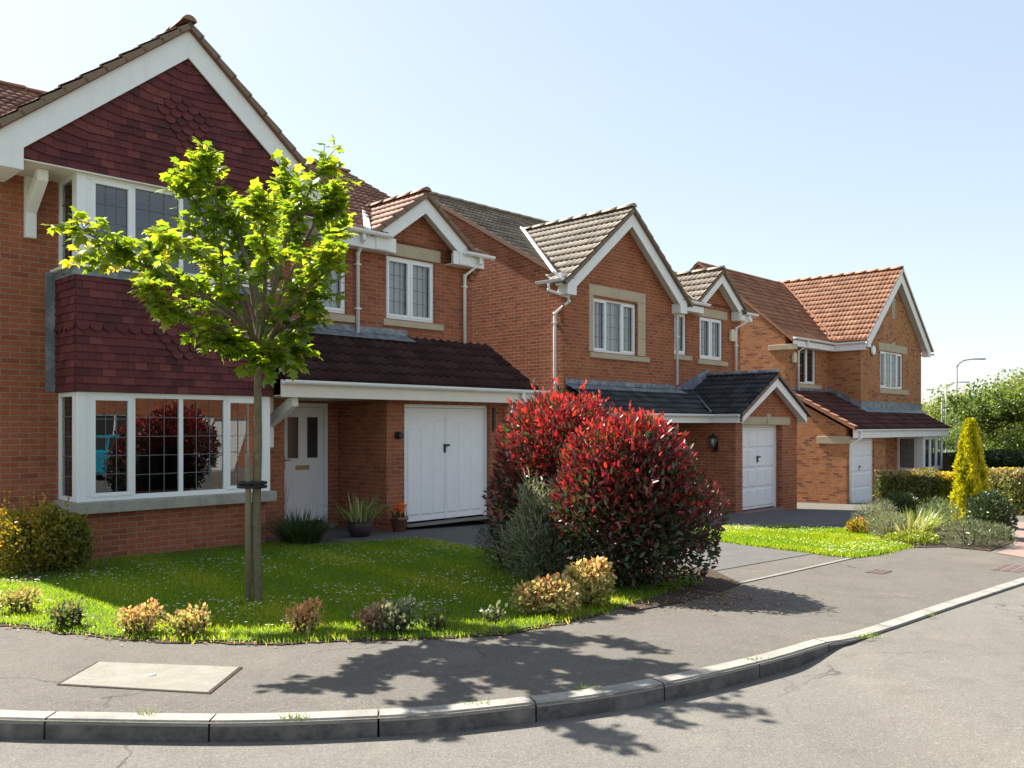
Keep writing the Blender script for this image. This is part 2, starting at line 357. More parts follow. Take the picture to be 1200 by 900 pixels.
TPL = {
    'lance': (np.array([(0, 0, 0), (.2, .3, .05), (.17, .7, .03), (0, 1, -.04), (-.17, .7, .03), (-.2, .3, .05)]), np.array([(0, 1, 2, 3), (0, 3, 4, 5)])),
    'oval': (np.array([(0, 0, 0), (.33, .35, .08), (.28, .75, .05), (0, 1, -.05), (-.28, .75, .05), (-.33, .35, .08)]), np.array([(0, 1, 2, 3), (0, 3, 4, 5)])),
    'needle': (np.array([(-.07, 0, 0), (.07, 0, 0), (.06, .7, .02), (0, 1, .0)]), np.array([(0, 1, 2, 3)])),
    'maple': (np.array([(0, 0, 0), (.22, -.02, .0), (.5, .12, -.08), (.34, .32, .02), (.56, .62, -.1), (.24, .66, .02), (0, 1.05, -.12), (-.24, .66, .02), (-.56, .62, -.1), (-.34, .32, .02), (-.5, .12, -.08), (-.22, -.02, 0)]),
              np.array([(0, 1, 2, 3), (0, 3, 4, 5), (0, 5, 6, 7), (0, 7, 8, 9), (0, 9, 10, 11)])),
    'blade': (np.array([(-.5, 0, 0), (.5, 0, 0), (0, 1, 0)]), np.array([(0, 1, 2)])),
}
def leaves(name, pos, dirv, up, size, tint, tpl, mat, parent=None, loc=None, wid=None):
    tv, tf = TPL[tpl]; n = len(pos); m = len(tv)
    d = unit(dirv); s = unit(np.cross(d, up)); nn = np.cross(s, d)
    size = np.asarray(size).reshape(-1, 1, 1) * np.ones((n, 1, 1))
    w = size if wid is None else np.asarray(wid).reshape(-1, 1, 1) * np.ones((n, 1, 1))
    V = pos[:, None, :] + w * tv[None, :, 0:1] * s[:, None, :] + size * tv[None, :, 1:2] * d[:, None, :] + size * tv[None, :, 2:3] * nn[:, None, :]
    Fc = (tf[None] + (np.arange(n) * m)[:, None, None]).reshape(-1, tf.shape[1])
    return np_mesh(name, V.reshape(-1, 3), Fc, np.repeat(np.clip(tint, 0, 1), len(tf)), mat, parent, loc)

# ------------------------------------------------------------------ world, sun, camera
SUNV = Vector((-.765, .644, 0)).normalized(); SEL = math.radians(46.5)
w = bpy.data.worlds.new('World'); sc.world = w; w.use_nodes = True
wn = w.node_tree; sky = wn.nodes.new('ShaderNodeTexSky'); sky.sky_type = 'NISHITA'; sky.sun_disc = False
sky.sun_elevation = SEL; sky.sun_rotation = math.atan2(SUNV.x, SUNV.y) % (2 * math.pi)
sky.air_density = 1.0; sky.dust_density = .8; sky.ozone_density = 1.2; sky.altitude = 50
bg = wn.nodes['Background']; bg.inputs[1].default_value = .132
hsn = wn.nodes.new('ShaderNodeHueSaturation'); hsn.inputs['Saturation'].default_value = 1.06; hsn.inputs['Value'].default_value = 1.0
gm = wn.nodes.new('ShaderNodeGamma'); gm.inputs[1].default_value = .45
wn.links.new(sky.outputs[0], hsn.inputs['Color']); wn.links.new(hsn.outputs[0], gm.inputs[0]); wn.links.new(gm.outputs[0], bg.inputs[0])
sl = bpy.data.lights.new('sun', 'SUN'); sl.energy = 3.6; sl.angle = math.radians(.53); sl.color = (1, .95, .87)
so = bpy.data.objects.new('sun', sl); COL.objects.link(so)
sd = Vector((SUNV.x * math.cos(SEL), SUNV.y * math.cos(SEL), math.sin(SEL)))
so.rotation_euler = sd.to_track_quat('Z', 'Y').to_euler(); so.location = sd * 60
cam = bpy.data.cameras.new('camera'); co = bpy.data.objects.new('camera', cam); COL.objects.link(co)
co.location = (0, 0, ZC); co.rotation_euler = (math.radians(90), 0, 0)
cam.lens = 30; cam.sensor_width = 36; cam.shift_y = .04; cam.clip_end = 5000; cam.clip_start = .05
sc.camera = co
vs = sc.view_settings; vs.view_transform = 'Standard'; vs.look = 'None'; vs.gamma = 1; vs.exposure = 1.93
sc.cycles.max_bounces = 8; sc.cycles.transparent_max_bounces = 16; sc.cycles.use_denoising = True

# ------------------------------------------------------------------ ground sheets
def sheet(name, poly, off, mat, kind='structure', zf=None, xcuts=(), thick=0):
    bm = bmesh.new()
    f = bm.faces.new([bm.verts.new((x, y, 0)) for x, y in poly])
    f.normal_update()
    bmesh.ops.triangulate(bm, faces=[f], quad_method='BEAUTY', ngon_method='EAR_CLIP')
    for y, _ in GP[1:-1]:
        bmesh.ops.bisect_plane(bm, geom=bm.verts[:] + bm.edges[:] + bm.faces[:], plane_co=(0, y, 0), plane_no=(0, 1, 0), dist=1e-5)
    for x in xcuts:
        bmesh.ops.bisect_plane(bm, geom=bm.verts[:] + bm.edges[:] + bm.faces[:], plane_co=(x, 0, 0), plane_no=(1, 0, 0), dist=1e-5)
    for v in bm.verts: v.co.z = (zf or gz)(v.co.x, v.co.y) + off
    bmesh.ops.recalc_face_normals(bm, faces=bm.faces[:])
    if bm.faces and sum(f.normal.z for f in bm.faces) < 0: bmesh.ops.reverse_faces(bm, faces=bm.faces[:])
    if thick:
        r = bmesh.ops.extrude_face_region(bm, geom=bm.faces[:])
        for v in [e for e in r['geom'] if isinstance(e, bmesh.types.BMVert)]: v.co.z += thick
        bmesh.ops.recalc_face_normals(bm, faces=bm.faces[:])
    me = bpy.data.meshes.new(name); bm.to_mesh(me); bm.free(); me.materials.append(mat)
    o = bpy.data.objects.new(name, me); COL.objects.link(o)
    if kind: o['kind'] = kind
    return o
def px2(pts): return [gnd(x, y)[:2] for x, y in pts]
def loc2w(P, a, b): return (P[0] + a * U[0] + b * N[0], P[1] + a * U[1] + b * N[1])

sheet('ground', [(-900, -300), (1200, -300), (1200, 2900), (-900, 2900)], -.3, M['field'])
# kerb line (road side edge of the kerb top), left to right
KL = [(-9, 5.6), (-6, 5.1), (-4.2, 4.87), (-2.87, 4.70), (-2.43, 4.67), (-1.49, 4.64), (-.59, 4.74), (-.15, 4.86), (.20, 4.98), (.60, 5.15), (.99, 5.38), (1.38, 5.64), (1.91, 6.04), (2.44, 6.50), (2.80, 6.72), (4.2, 8.02), (5.70, 9.40), (8.5, 11.95), (14, 16.9), (22, 23.6)]
def smooth_line(pts, n=6):
    out = []
    P = [Vector((*p, 0)) for p in pts]
    for i in range(len(P) - 1):
        p0, p1, p2, p3 = P[max(i - 1, 0)], P[i], P[i + 1], P[min(i + 2, len(P) - 1)]
        for k in range(n):
            t = k / n
            q = .5 * ((2 * p1) + (p2 - p0) * t + (2 * p0 - 5 * p1 + 4 * p2 - p3) * t * t + (3 * p1 - p0 - 3 * p2 + p3) * t ** 3)
            out.append((q.x, q.y))
    out.append(pts[-1]); return out
KS = smooth_line(KL)
def kdrop(x):                    # kerb upstand: full height on the bend, dropped at the crossover
    t = min(max((x - 2.0) / .85, 0), 1); t = t * t * (3 - 2 * t)
    return .105 * (1 - t) + .016 * t
def road_z(x, y): return gz(x, y) - kdrop(x)
sheet('road', KS + [(27, 14.5), (13, 3.4), (9, -1.0), (4, -4.2), (-9, -4.6)], 0, M['road'], zf=road_z, xcuts=[2.0, 2.12, 2.25, 2.4, 2.55, 2.7, 2.85])
sheet('pavement', KS + [(30, 34), (30, 60), (-14, 40), (-14, 6)], -.004, M['pave'])
# kerb stones
def kerb():
    K = [Vector((x, y, 0)) for x, y in KS]
    L_ = [0]
    for a, b in zip(K, K[1:]): L_.append(L_[-1] + (b - a).length)
    def at(s):
        s = min(max(s, 0), L_[-1] - 1e-4)
        for i in range(len(K) - 1):
            if L_[i + 1] > s:
                t = (s - L_[i]) / (L_[i + 1] - L_[i]); d = (K[i + 1] - K[i]).normalized()
                return K[i].lerp(K[i + 1], t), Vector((-d.y, d.x, 0))
    mb = MB(); s = .1; ST = .915
    while s < L_[-1] - 1:
        tnt = random.random(); n = 5
        for k in range(n):
            sa, sb = s + .006 + (ST - .012) * k / n, s + .006 + (ST - .012) * (k + 1) / n
            ring = []
            for q in (sa, sb):
                p, nr = at(q); z = gz(p.x, p.y); d = kdrop(p.x); wd = .125
                c = min(.022, d * .7)
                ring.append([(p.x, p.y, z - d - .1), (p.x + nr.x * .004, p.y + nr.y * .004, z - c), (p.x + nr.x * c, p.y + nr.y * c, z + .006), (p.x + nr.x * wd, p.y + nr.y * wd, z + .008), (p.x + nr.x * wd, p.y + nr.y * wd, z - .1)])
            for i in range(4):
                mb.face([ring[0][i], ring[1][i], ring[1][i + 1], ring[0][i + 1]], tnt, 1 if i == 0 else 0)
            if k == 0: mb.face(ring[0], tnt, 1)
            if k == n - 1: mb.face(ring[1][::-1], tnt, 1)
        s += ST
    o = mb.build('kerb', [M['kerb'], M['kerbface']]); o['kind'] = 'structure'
kerb()

P1 = (-1.82, 15.05); P2 = (5.73, 20.9); P3 = (10.65, 27.1)
# lawn in front of the first house, driveways, beds
LAWN1 = px2([(-160, 716), (-60, 724), (0, 731), (60, 738), (140, 748), (230, 752), (330, 753), (430, 749), (520, 748), (600, 741), (660, 729), (715, 716)]) + [loc2w(P1, -1.3, 6.7), loc2w(P1, -1.2, 5), loc2w(P1, -1.15, 3.2), loc2w(P1, -1.0, 1.5), loc2w(P1, -1.6, 1.25), loc2w(P1, -2.6, .95), loc2w(P1, -2.75, .3), loc2w(P1, -8.4, .3)]
sheet('lawn_base', LAWN1, -.02, M['lawn'], thick=.035)
LAWN2 = px2([(836, 634), (920, 645), (1000, 654), (1030, 650), (1064, 642), (1050, 634), (1020, 628), (992, 621), (900, 617)]) + [loc2w(P1, 2.6, 3.2)]
sheet('lawn_base', LAWN2, -.02, M['lawn'], thick=.035)
sheet('driveway', [loc2w(P1, -.6, .06), loc2w(P1, 2.9, .06), loc2w(P1, 2.9, 3.1), loc2w(P1, 1.75, 6.6), loc2w(P1, -.95, 6.4), loc2w(P1, -1.1, 1.55), loc2w(P1, -2.0, 1.1), loc2w(P1, -2.05, -1.4), loc2w(P1, -.6, -1.4)], .003, M['drive'])
sheet('driveway', [loc2w(P2, -3.2, -1.5), loc2w(P2, 2.9, -1.5), loc2w(P2, 3.3, 3.6), loc2w(P2, -2.5, 4.0), loc2w(P2, -5.6, 2.2), loc2w(P2, -5.6, -1.4)], .003, M['drive'])
BED = px2([(992, 620), (1030, 627), (1052, 634), (1068, 642), (1110, 641), (1160, 646), (1186, 636), (1180, 612), (1150, 600), (1080, 598), (1004, 604)])
sheet('planting_bed', BED, -.004, M['soil'], thick=.014)
sheet('planting_bed', px2([(700, 706), (745, 716), (800, 706), (850, 692), (868, 684), (835, 668), (780, 660), (690, 665), (600, 660), (570, 652), (560, 664), (640, 690)]), .002, M['soil'], thick=.006)
sheet('planting_bed', [loc2w(P1, -7.2, -.5), loc2w(P1, -5.6, -.5), loc2w(P1, -5.4, .28), loc2w(P1, -2.7, .28), loc2w(P1, -2.7, .5), loc2w(P1, -5.4, .75), loc2w(P1, -5.7, 1.4), loc2w(P1, -7.2, 1.6)], .002, M['soil'], thick=.02)
sheet('path', px2([(1168, 648), (1188, 640), (1192, 612), (1320, 612), (1350, 640), (1260, 664)]), .003, M['paver'])
# edging stones between drive and pavement
mbE = MB(); e0 = Vector((*gnd(868, 684)[:2], 0)); e1 = Vector((*gnd(1004, 653.5)[:2], 0)); dE = (e1 - e0).normalized(); nE = Vector((-dE.y, dE.x, 0)); LE = (e1 - e0).length
k = 0
while k * .6 < LE:
    a = e0 + dE * (k * .6 + .004); b = e0 + dE * min(k * .6 + .596, LE); pts = [a, b, b + nE * .055, a + nE * .055]
    mbE.hexa([(p.x, p.y, gz(p.x, p.y) - .05) for p in pts] + [(p.x, p.y, gz(p.x, p.y) + .007) for p in pts]); k += 1
o = mbE.build('path_edging', M['slab']); setp(o, 'row of pale edging stones between the driveway and the pavement', 'edging')
# concrete cover let into the pavement
mbS = MB(); pts = [gnd(x, y) for x, y in ((70, 802), (244, 812), (281, 782), (116, 776))]
mbS.hexa([(x, y, z - .08) for x, y, z in pts] + [(x, y, z + .006) for x, y, z in pts])
cov = mbS.build('chamber_cover', M['slab'], bevel=.008); setp(cov, 'pale concrete slab cover let into the pavement near the kerb', 'cover')
mbJ = MB(); cj = sum((Vector(p) for p in pts), Vector()) / 4
for i in range(4):
    a, b = Vector(pts[i]), Vector(pts[(i + 1) % 4]); oa, ob = (a - cj).normalized() * .022, (b - cj).normalized() * .022; up = Vector((0, 0, .0015))
    mbJ.face([tuple(a + up), tuple(b + up), tuple(b + ob + up), tuple(a + oa + up)])
mbJ.build('joint', M['soil'], cov)
mbS = MB(); c = Vector(gnd(120, 803)); d = (Vector(pts[1]) - Vector(pts[0])).normalized()
cc = sum((Vector(p) for p in pts), Vector()) / 4
mbS.lathe([(.0, .0), (.028, 0), (.03, .004), (.02, .005), (0, .003)], (cc.x, cc.y, cc.z + .0055), 14)
mbS.build('lifting_plug', M['greystone'], cov)
def iron_cover(x, y, wx, wy, label):
    mb = MB(); px, py, pz = gnd(x, y); c, s_ = math.cos(math.radians(45.9)), math.sin(math.radians(45.9))
    def T(p): return (px + p[0] * c - p[1] * s_, py + p[0] * s_ + p[1] * c, pz + p[2])
    mb.T = T
    mb.box(-wx / 2, wx / 2, -wy / 2, wy / 2, -.05, .004)
    for i in range(6):
        for j in range(3):
            xx = -wx / 2 + wx * (i + .5) / 6; yy = -wy / 2 + wy * (j + .5) / 3
            mb.box(xx - wx * .055, xx + wx * .055, yy - wy * .1, yy + wy * .1, .004, .008)
    o = mb.build('drain_cover', M['rust']); setp(o, label, 'cover')
iron_cover(1186, 666, .6, .32, 'rusty ribbed iron cover in the pavement at the right edge beside the dropped kerb')
iron_cover(1030, 670, .3, .2, 'small rusty iron cover in the pavement in front of the sunlit lawn')

# ------------------------------------------------------------------ building helpers
RZ = math.atan2(U[1], U[0])
class House:
    def __init__(s, P, zb, label, name='brick_house'):
        s.P = P; s.zb = zb
        s.o = empty(name, (P[0], P[1], zb + ZC), RZ, label, 'house')
    def T(s, p): return (p[0], -p[1], p[2] - s.zb)
    def mb(s): return MB(s.T)
    def build(s, mb, name, mats, parent=None, **k): return mb.build(name, mats, parent or s.o, **k)

def wall(mb, fr, s0, s1, z0, z1, holes=(), reveal=.09):
    """rectangle of wall in frame fr(s, out, z) with rectangular holes and their reveals"""
    xs = sorted({s0, s1, *[h[0] for h in holes], *[h[1] for h in holes]}); zs = sorted({z0, z1, *[h[2] for h in holes], *[h[3] for h in holes]})
    for a, b in zip(xs, xs[1:]):
        for c, d in zip(zs, zs[1:]):
            m, n_ = (a + b) / 2, (c + d) / 2
            if any(h[0] < m < h[1] and h[2] < n_ < h[3] for h in holes): continue
            mb.face([fr(a, 0, c), fr(b, 0, c), fr(b, 0, d), fr(a, 0, d)])
    for h in holes:
        a, b, c, d = h
        for p, q in (((a, c), (a, d)), ((b, c), (b, d)), ((a, d), (b, d)), ((a, c), (b, c))):
            mb.face([fr(p[0], 0, p[1]), fr(q[0], 0, q[1]), fr(q[0], -reveal, q[1]), fr(p[0], -reveal, p[1])])
def front(b0): return lambda s, o, z: (s, b0 + o, z)
def left(a0): return lambda s, o, z: (a0 - o, s, z)
def fbox(mb, fr, s0, s1, o0, o1, z0, z1, tint=.5, mat=0):
    mb.hexa([fr(s0, o0, z0), fr(s1, o0, z0), fr(s1, o1, z0), fr(s0, o1, z0), fr(s0, o0, z1), fr(s1, o0, z1), fr(s1, o1, z1), fr(s0, o1, z1)], tint, mat)

def window(h, fr, s0, s1, z0, z1, lights, grid=(3, 5), recess=.06, openers=(), curtain=None, fw=.055, mw=.05, sill=None, lintel=None, label=None, blind=0):
    """lights: list of fractions of the width. Parts: frame (the window object), panes, glazing bars, curtain, sill, lintel"""
    F = h.mb(); G = h.mb(); B = h.mb(); C = h.mb()
    of, ob = -recess + .03, -recess - .035
    fbox(F, fr, s0, s1, ob, of, z0, z0 + fw); fbox(F, fr, s0, s1, ob, of, z1 - fw, z1)
    W = s1 - s0; cuts = [s0]; acc = 0
    for q in lights: acc += q; cuts.append(s0 + W * acc / sum(lights))
    eps = .001
    fbox(F, fr, s0, s0 + fw, ob + eps, of - eps, z0 + fw, z1 - fw); fbox(F, fr, s1 - fw, s1, ob + eps, of - eps, z0 + fw, z1 - fw)
    for c in cuts[1:-1]: fbox(F, fr, c - mw / 2, c + mw / 2, ob + eps, of - eps, z0 + fw, z1 - fw)
    for i in range(len(lights)):
        a = cuts[i] + (fw if i == 0 else mw / 2); b = cuts[i + 1] - (fw if i == len(lights) - 1 else mw / 2); c, d = z0 + fw, z1 - fw
        if i in openers:
            t = .04; o2 = of + .014
            a2, b2, c2, d2 = a - .012, b + .012, c - .012, d + .012
            fbox(F, fr, a2, b2, ob + .02, o2, c2, c + t); fbox(F, fr, a2, b2, ob + .02, o2, d - t, d2)
            fbox(F, fr, a2, a + t, ob + .021, o2 - eps, c + t, d - t); fbox(F, fr, b - t, b2, ob + .021, o2 - eps, c + t, d - t)
            a += t; b -= t; c += t; d -= t
        og = -recess - .005
        jj = lambda: random.uniform(-.0025, .0025)
        G.face([fr(a - .003, og + jj(), c - .003), fr(b + .003, og + jj(), c - .003), fr(b + .003, og + jj(), d + .003), fr(a - .003, og + jj(), d + .003)])
        nx, nz = grid; nx = max(1, round(nx * (b - a) / .5)) if (b - a) < .34 else nx
        for q in range(1, nx):
            x = a + (b - a) * q / nx; fbox(B, fr, x - .0045, x + .0045, og + .002, og + .008, c, d)
        for q in range(1, nz):
            z = c + (d - c) * q / nz; fbox(B, fr, a, b, og + .003, og + .0085, z - .0045, z + .0045)
        if curtain:
            n = max(6, int((b - a) / .035)); zb_ = c - .05
            for q in range(n):
                u0, u1 = a + (b - a) * q / n, a + (b - a) * (q + 1) / n
                d0, d1 = -.1 - recess + .007 * (q % 2), -.1 - recess + .007 * ((q + 1) % 2)
                C.face([fr(u0, d0, zb_), fr(u1, d1, zb_), fr(u1, d1, d + .05), fr(u0, d0, d + .05)])
    wo = h.build(F, 'window', M['white'], bevel=.006, label=label)
    h.build(G, 'pane', M['glass'], wo, recalc=False); h.build(B, 'glazing_bars', M['leadcame'], wo)
    if curtain: h.build(C, 'curtain', curtain, wo, recalc=False)
    else: C.bm.free()
    if sill:
        a, b, c, d, proj, mt = sill; mb = h.mb(); mb.hexa([fr(a, -.1, c), fr(b, -.1, c), fr(b, proj, c), fr(a, proj, c), fr(a, -.1, d), fr(b, -.1, d), fr(b, proj, d - .02), fr(a, proj, d - .02)])
        h.build(mb, 'sill', M[mt], wo, bevel=.006)
    if lintel:
        mb = h.mb()
        for (a, b, c, d) in lintel: fbox(mb, fr, a, b, -.07, .012, c, d)
        h.build(mb, 'stone_surround' if len(lintel) > 1 else 'lintel', M['stone'], wo, bevel=.004)
    return wo

def slope(h, name, mat, O, E, S, W, H, gauge=.32, period=.15, amp=.022, lift=.026, clips=(), parent=None, segs=None, pf=(0, .75, 1, .75)):
    """tiled roof slope: O eave corner, E unit vector along the eave, S unit vector up the slope"""
    E = Vector(E).normalized(); S = Vector(S).normalized(); O = Vector(O); Nn = E.cross(S)
    if Nn.z < 0: Nn = -Nn
    mb = h.mb(); ncol = max(2, int(W / period * 4)); rows = int(math.ceil(H / gauge))
    def prof(i):
        ph = (i % 4); return amp * pf[ph]
    for (g0, g1, r0) in (segs or [(0, W, 0)]):       # r0: first course of that stretch (a gable stands in front of the ones left out)
        i0, i1 = int(round(g0 / W * ncol)), int(round(g1 / W * ncol))
        cols = [(i, W * i / ncol) for i in range(i0, i1 + 1)]
        for r in range(r0, rows):
            t0 = r * gauge - .03; t1 = min((r + 1) * gauge, H)
            lo = []; hi = []; lf = []
            for i, s_ in cols:
                p = prof(i); tid = int(s_ / (period * 2)); dz = ((r * 37 + tid * 101) % 7 - 3) * .0011
                lo.append(mb.bm.verts.new(mb.T(tuple(O + E * s_ + S * t0 + Nn * (p + lift + dz)))))
                hi.append(mb.bm.verts.new(mb.T(tuple(O + E * s_ + S * t1 + Nn * (p * .9 + .002)))))
                lf.append(mb.bm.verts.new(mb.T(tuple(O + E * s_ + S * (t0 + .004) + Nn * (-.012)))))
            for i in range(len(cols) - 1):
                tid = int((cols[i][1] + 1e-4) / (period * 2)); tn = random.Random(r * 1009 + tid * 31 + 5).random()
                f = mb.bm.faces.new([lo[i], lo[i + 1], hi[i + 1], hi[i]]); f[mb.t] = tn; f.smooth = True
                f = mb.bm.faces.new([lf[i], lf[i + 1], lo[i + 1], lo[i]]); f[mb.t] = tn * .7
        ta = r0 * gauge
        a, b, c, d = O + E * cols[0][1] + S * ta - Nn * .03, O + E * cols[-1][1] + S * ta - Nn * .03, O + E * cols[-1][1] + S * H - Nn * .03, O + E * cols[0][1] + S * H - Nn * .03
        mb.hexa([tuple(p - Nn * .05) for p in (a, b, c, d)] + [tuple(p) for p in (a, b, c, d)], .2)
    for co_, no_ in clips: mb.clip(co_, no_)
    return h.build(mb, name, mat, parent, recalc=False)

def ridge_tiles(h, parent, p0, p1, mat, r=.09, step=.45):
    p0, p1 = Vector(p0), Vector(p1); L_ = (p1 - p0).length; d = (p1 - p0) / L_; side_ = Vector((-d.y, d.x, 0)).normalized(); up = d.cross(side_)
    if up.z < 0: up = -up
    mb = h.mb(); n = max(1, round(L_ / step))
    for k in range(n):
        a = p0 + d * (L_ * k / n); b = p0 + d * (L_ * (k + 1) / n - .012); rr = r * random.uniform(.97, 1.04)
        A = []; B = []
        for q in range(7):
            an = math.radians(10 + 160 * q / 6); off = side_ * math.cos(an) * rr * 1.15 + up * (math.sin(an) * rr - .03)
            A.append(mb.bm.verts.new(mb.T(tuple(a + off)))); B.append(mb.bm.verts.new(mb.T(tuple(b + off * 1.0 + up * .012))))
        for q in range(6):
            f = mb.bm.faces.new([A[q], A[q + 1], B[q + 1], B[q]]); f.smooth = True
        mb.bm.faces.new(A[::-1]); mb.bm.faces.new(B)
    h.build(mb, 'ridge', mat, parent, recalc=False)

def gable_set(h, bf, ac, za, hw, pitch, bh=.33, feet=None, foot_h=.3, bt=.03, box=.25, mat='white_wood', soff=True, depth=.22, name='bargeboard'):
    """bargeboards in plane b=bf: apex (ac, za) = top edge of board, half width hw, pitch = rise/run"""
    mb = h.mb(); vz = bh
    for sg in (-1, 1):
        a0, a1 = ac, ac + sg * hw
        z1 = za - hw * pitch
        poly = [(a0, bf, za), (a1, bf, z1)]
        if foot_h:
            zf = z1 - foot_h; ai = ac + sg * (hw - box); zi = za - (hw - box) * pitch - vz
            poly += [(a1, bf, zf), (ai, bf, zf), (ai, bf, max(zi, zf + .01)), (a0, bf, za - vz)]
        else:
            poly += [(a1, bf, z1 - vz * .8), (a0, bf, za - vz)]
        mb.prism(poly, (0, -bt, 0))
        if foot_h:   # boxed eaves end behind the board
            mb.box(min(a1, ai), max(a1, ai), bf - depth, bf - bt - .001, zf + .004, z1 - .03)
    # sloping soffit strips back to the wall
    for sg in (-1, 1):
        za2, zb2 = za - vz * .55, za - vz * .55 - (hw - .02) * pitch
        mb.prism([(ac, bf - bt - .002, za2), (ac + sg * (hw - .02), bf - bt - .002, zb2), (ac + sg * (hw - .02), bf - bt - .002, zb2 + .02), (ac, bf - bt - .002, za2 + .02)], (0, -depth, 0))
    return h.build(mb, name, M[mat], bevel=.004)

def gable_roof(h, mat, ridgemat, ac, zr, hw, pitch, b_front, b_back, gauge=.32, period=.15, vmat=None, name='gable_roof', sides=(-1, 1), amp=.022, clips=()):
    k = math.sqrt(1 + pitch * pitch); H = hw * k; root = None
    for sg in sides:
        S = (-sg / k, 0, pitch / k)
        O = (ac + sg * hw, b_back, zr - hw * pitch) if sg < 0 else (ac + sg * hw, b_front, zr - hw * pitch)
        E = (0, 1, 0) if sg < 0 else (0, -1, 0)
        o = slope(h, name, mat, O, E, S, b_front - b_back, H, gauge, period, amp, clips=clips)
        if root is None:
            root = o; ridge_tiles(h, o, (ac, b_back, zr + .035), (ac, b_front, zr + .035), ridgemat)
        # verge: stepped tile ends bedded in mortar
        mb = h.mb(); n = int(H / gauge) + 1
        for q in range(n):
            t0, t1 = q * gauge - .03, min((q + 1) * gauge, H)
            def P(t, up, b): return (ac + sg * (hw - t / k) + sg * up * pitch / k, b, zr - hw * pitch + t * pitch / k + up / k)
            mb.hexa([P(t0, -.07, b_front - .03), P(t1, -.07, b_front - .03), P(t1, -.07, b_front + .012), P(t0, -.07, b_front + .012),
                     P(t0, .018, b_front - .03), P(t1, -.008, b_front - .03), P(t1, -.008, b_front + .012), P(t0, .018, b_front + .012)])
        h.build(mb, 'verge', M['verge'] if vmat is None else vmat, o)
    return root

def gutter(h, p0, p1, r=.055, brackets=True, parent=None):
    p0, p1 = Vector(p0), Vector(p1); d = (p1 - p0).normalized(); L_ = (p1 - p0).length; s_ = Vector((-d.y, d.x, 0))
    mb = h.mb(); prof = [(math.cos(a) * r, math.sin(a) * r) for a in [math.radians(180 + 180 * i / 8) for i in range(9)]]
    prof = [(-r, .012)] + prof + [(r, .012), (r - .006, .012)] + [(x * .88, z * .88) for x, z in prof[::-1]] + [(-r + .006, .012)]
    rings = [[mb.bm.verts.new(mb.T(tuple(p + s_ * x + Vector((0, 0, z))))) for x, z in prof] for p in (p0, p1)]
    n = len(prof)
    for i in range(n):
        f = mb.bm.faces.new([rings[0][i], rings[0][(i + 1) % n], rings[1][(i + 1) % n], rings[1][i]]); f.smooth = False
    mb.bm.faces.new(rings[0][::-1]); mb.bm.faces.new(rings[1])
    if brackets:
        q = .3
        while q < L_:
            c = p0 + d * q
            for an in range(6):
                a0, a1 = math.radians(180 + 30 * an), math.radians(210 + 30 * an); R = r + .007
                A = [c + d * e + s_ * math.cos(a) * R + Vector((0, 0, math.sin(a) * R)) for a in (a0, a1) for e in (-.018, .018)]
                mb.face([tuple(A[0]), tuple(A[1]), tuple(A[3]), tuple(A[2])])
            q += .9
    return h.build(mb, 'gutter', M['white'], parent, recalc=False)
def downpipe(h, pts, r=.034, clips=()):
    mb = h.mb(); mb.tube(pts, r, 12)
    for z in clips:
        a, b, _ = pts[-1]; mb.box(a - .05, a + .05, b - .06, b + .038, z - .012, z + .012)
    for p in pts[1:-1]:
        mb.tube([(p[0], p[1], p[2] - .035), (p[0], p[1], p[2] + .03)], r + .006, 12)
    return h.build(mb, 'downpipe', M['white'])
def tube_ring(c): return c

def hung_tiles(h, name, fr, s0, s1, z0, z1, clips=(), edge=None, fancy=None, gauge=.102, tw=.166, ret=False):
    """vertical plain tiling: each tile a thin tilted slab, lower edge proud"""
    mb = h.mb(); rows = int(math.ceil((z1 - z0) / gauge)); rnd = random.Random(hash(name) % 1000 if False else 3)
    for r in range(rows):
        zb_ = z0 + r * gauge; off = (tw / 2 if r % 2 else 0); c = s0 - tw + off
        while c < s1:
            a, b = max(c + .0015, s0), min(c + tw - .0015, s1)
            if b - a > .012:
                fan = fancy and fancy(r, (a + b) / 2)
                o0 = .034 + rnd.uniform(-.003, .004); o1 = .008
                tint = min(1, max(0, rnd.gauss(.5, .26)))
                dz = rnd.uniform(-.003, .003)
                def zz(s_, z):
                    return z + (edge(s_, z) if edge else 0)
                top = zb_ + gauge + .03
                if fan:
                    w_ = (b - a); cx = (a + b) / 2; low = [(cx - w_ / 2 * math.cos(math.pi * i / 8), zb_ + .042 - .075 * math.sin(math.pi * i / 8)) for i in range(9)]
                    o0 += .014
                else:
                    low = [(a, zb_ - .004 + dz), (b, zb_ - .004 + dz)]
                def oo(z): 
                    t = (z - zb_ + .03) / (gauge + .06); return o0 * (1 - t) + o1 * t
                ptsF = [fr(s_, oo(z), zz(s_, z)) for s_, z in low] + [fr(b, o1, zz(b, top)), fr(a, o1, zz(a, top))]
                mb.face(ptsF, tint)
                for (sa, za_), (sb, zb2) in zip(low, low[1:]):
                    mb.face([fr(sa, oo(za_), zz(sa, za_)), fr(sb, oo(zb2), zz(sb, zb2)), fr(sb, oo(zb2) - .016, zz(sb, zb2)), fr(sa, oo(za_) - .016, zz(sa, za_))], tint * .6)
                for sx, (se, ze) in ((a, low[0]), (b, low[-1])):
                    mb.face([fr(sx, oo(ze), zz(sx, ze)), fr(sx, o1, zz(sx, top)), fr(sx, o1 - .012, zz(sx, top)), fr(sx, oo(ze) - .014, zz(sx, ze))], tint * .7)
            c += tw
    mb.face([fr(s0, 0, z0 - .01), fr(s1, 0, z0 - .01), fr(s1, 0, z1), fr(s0, 0, z1)], .1)
    for co_, no_ in clips: mb.clip(co_, no_)
    return h.build(mb, name, M['hung'], recalc=False)

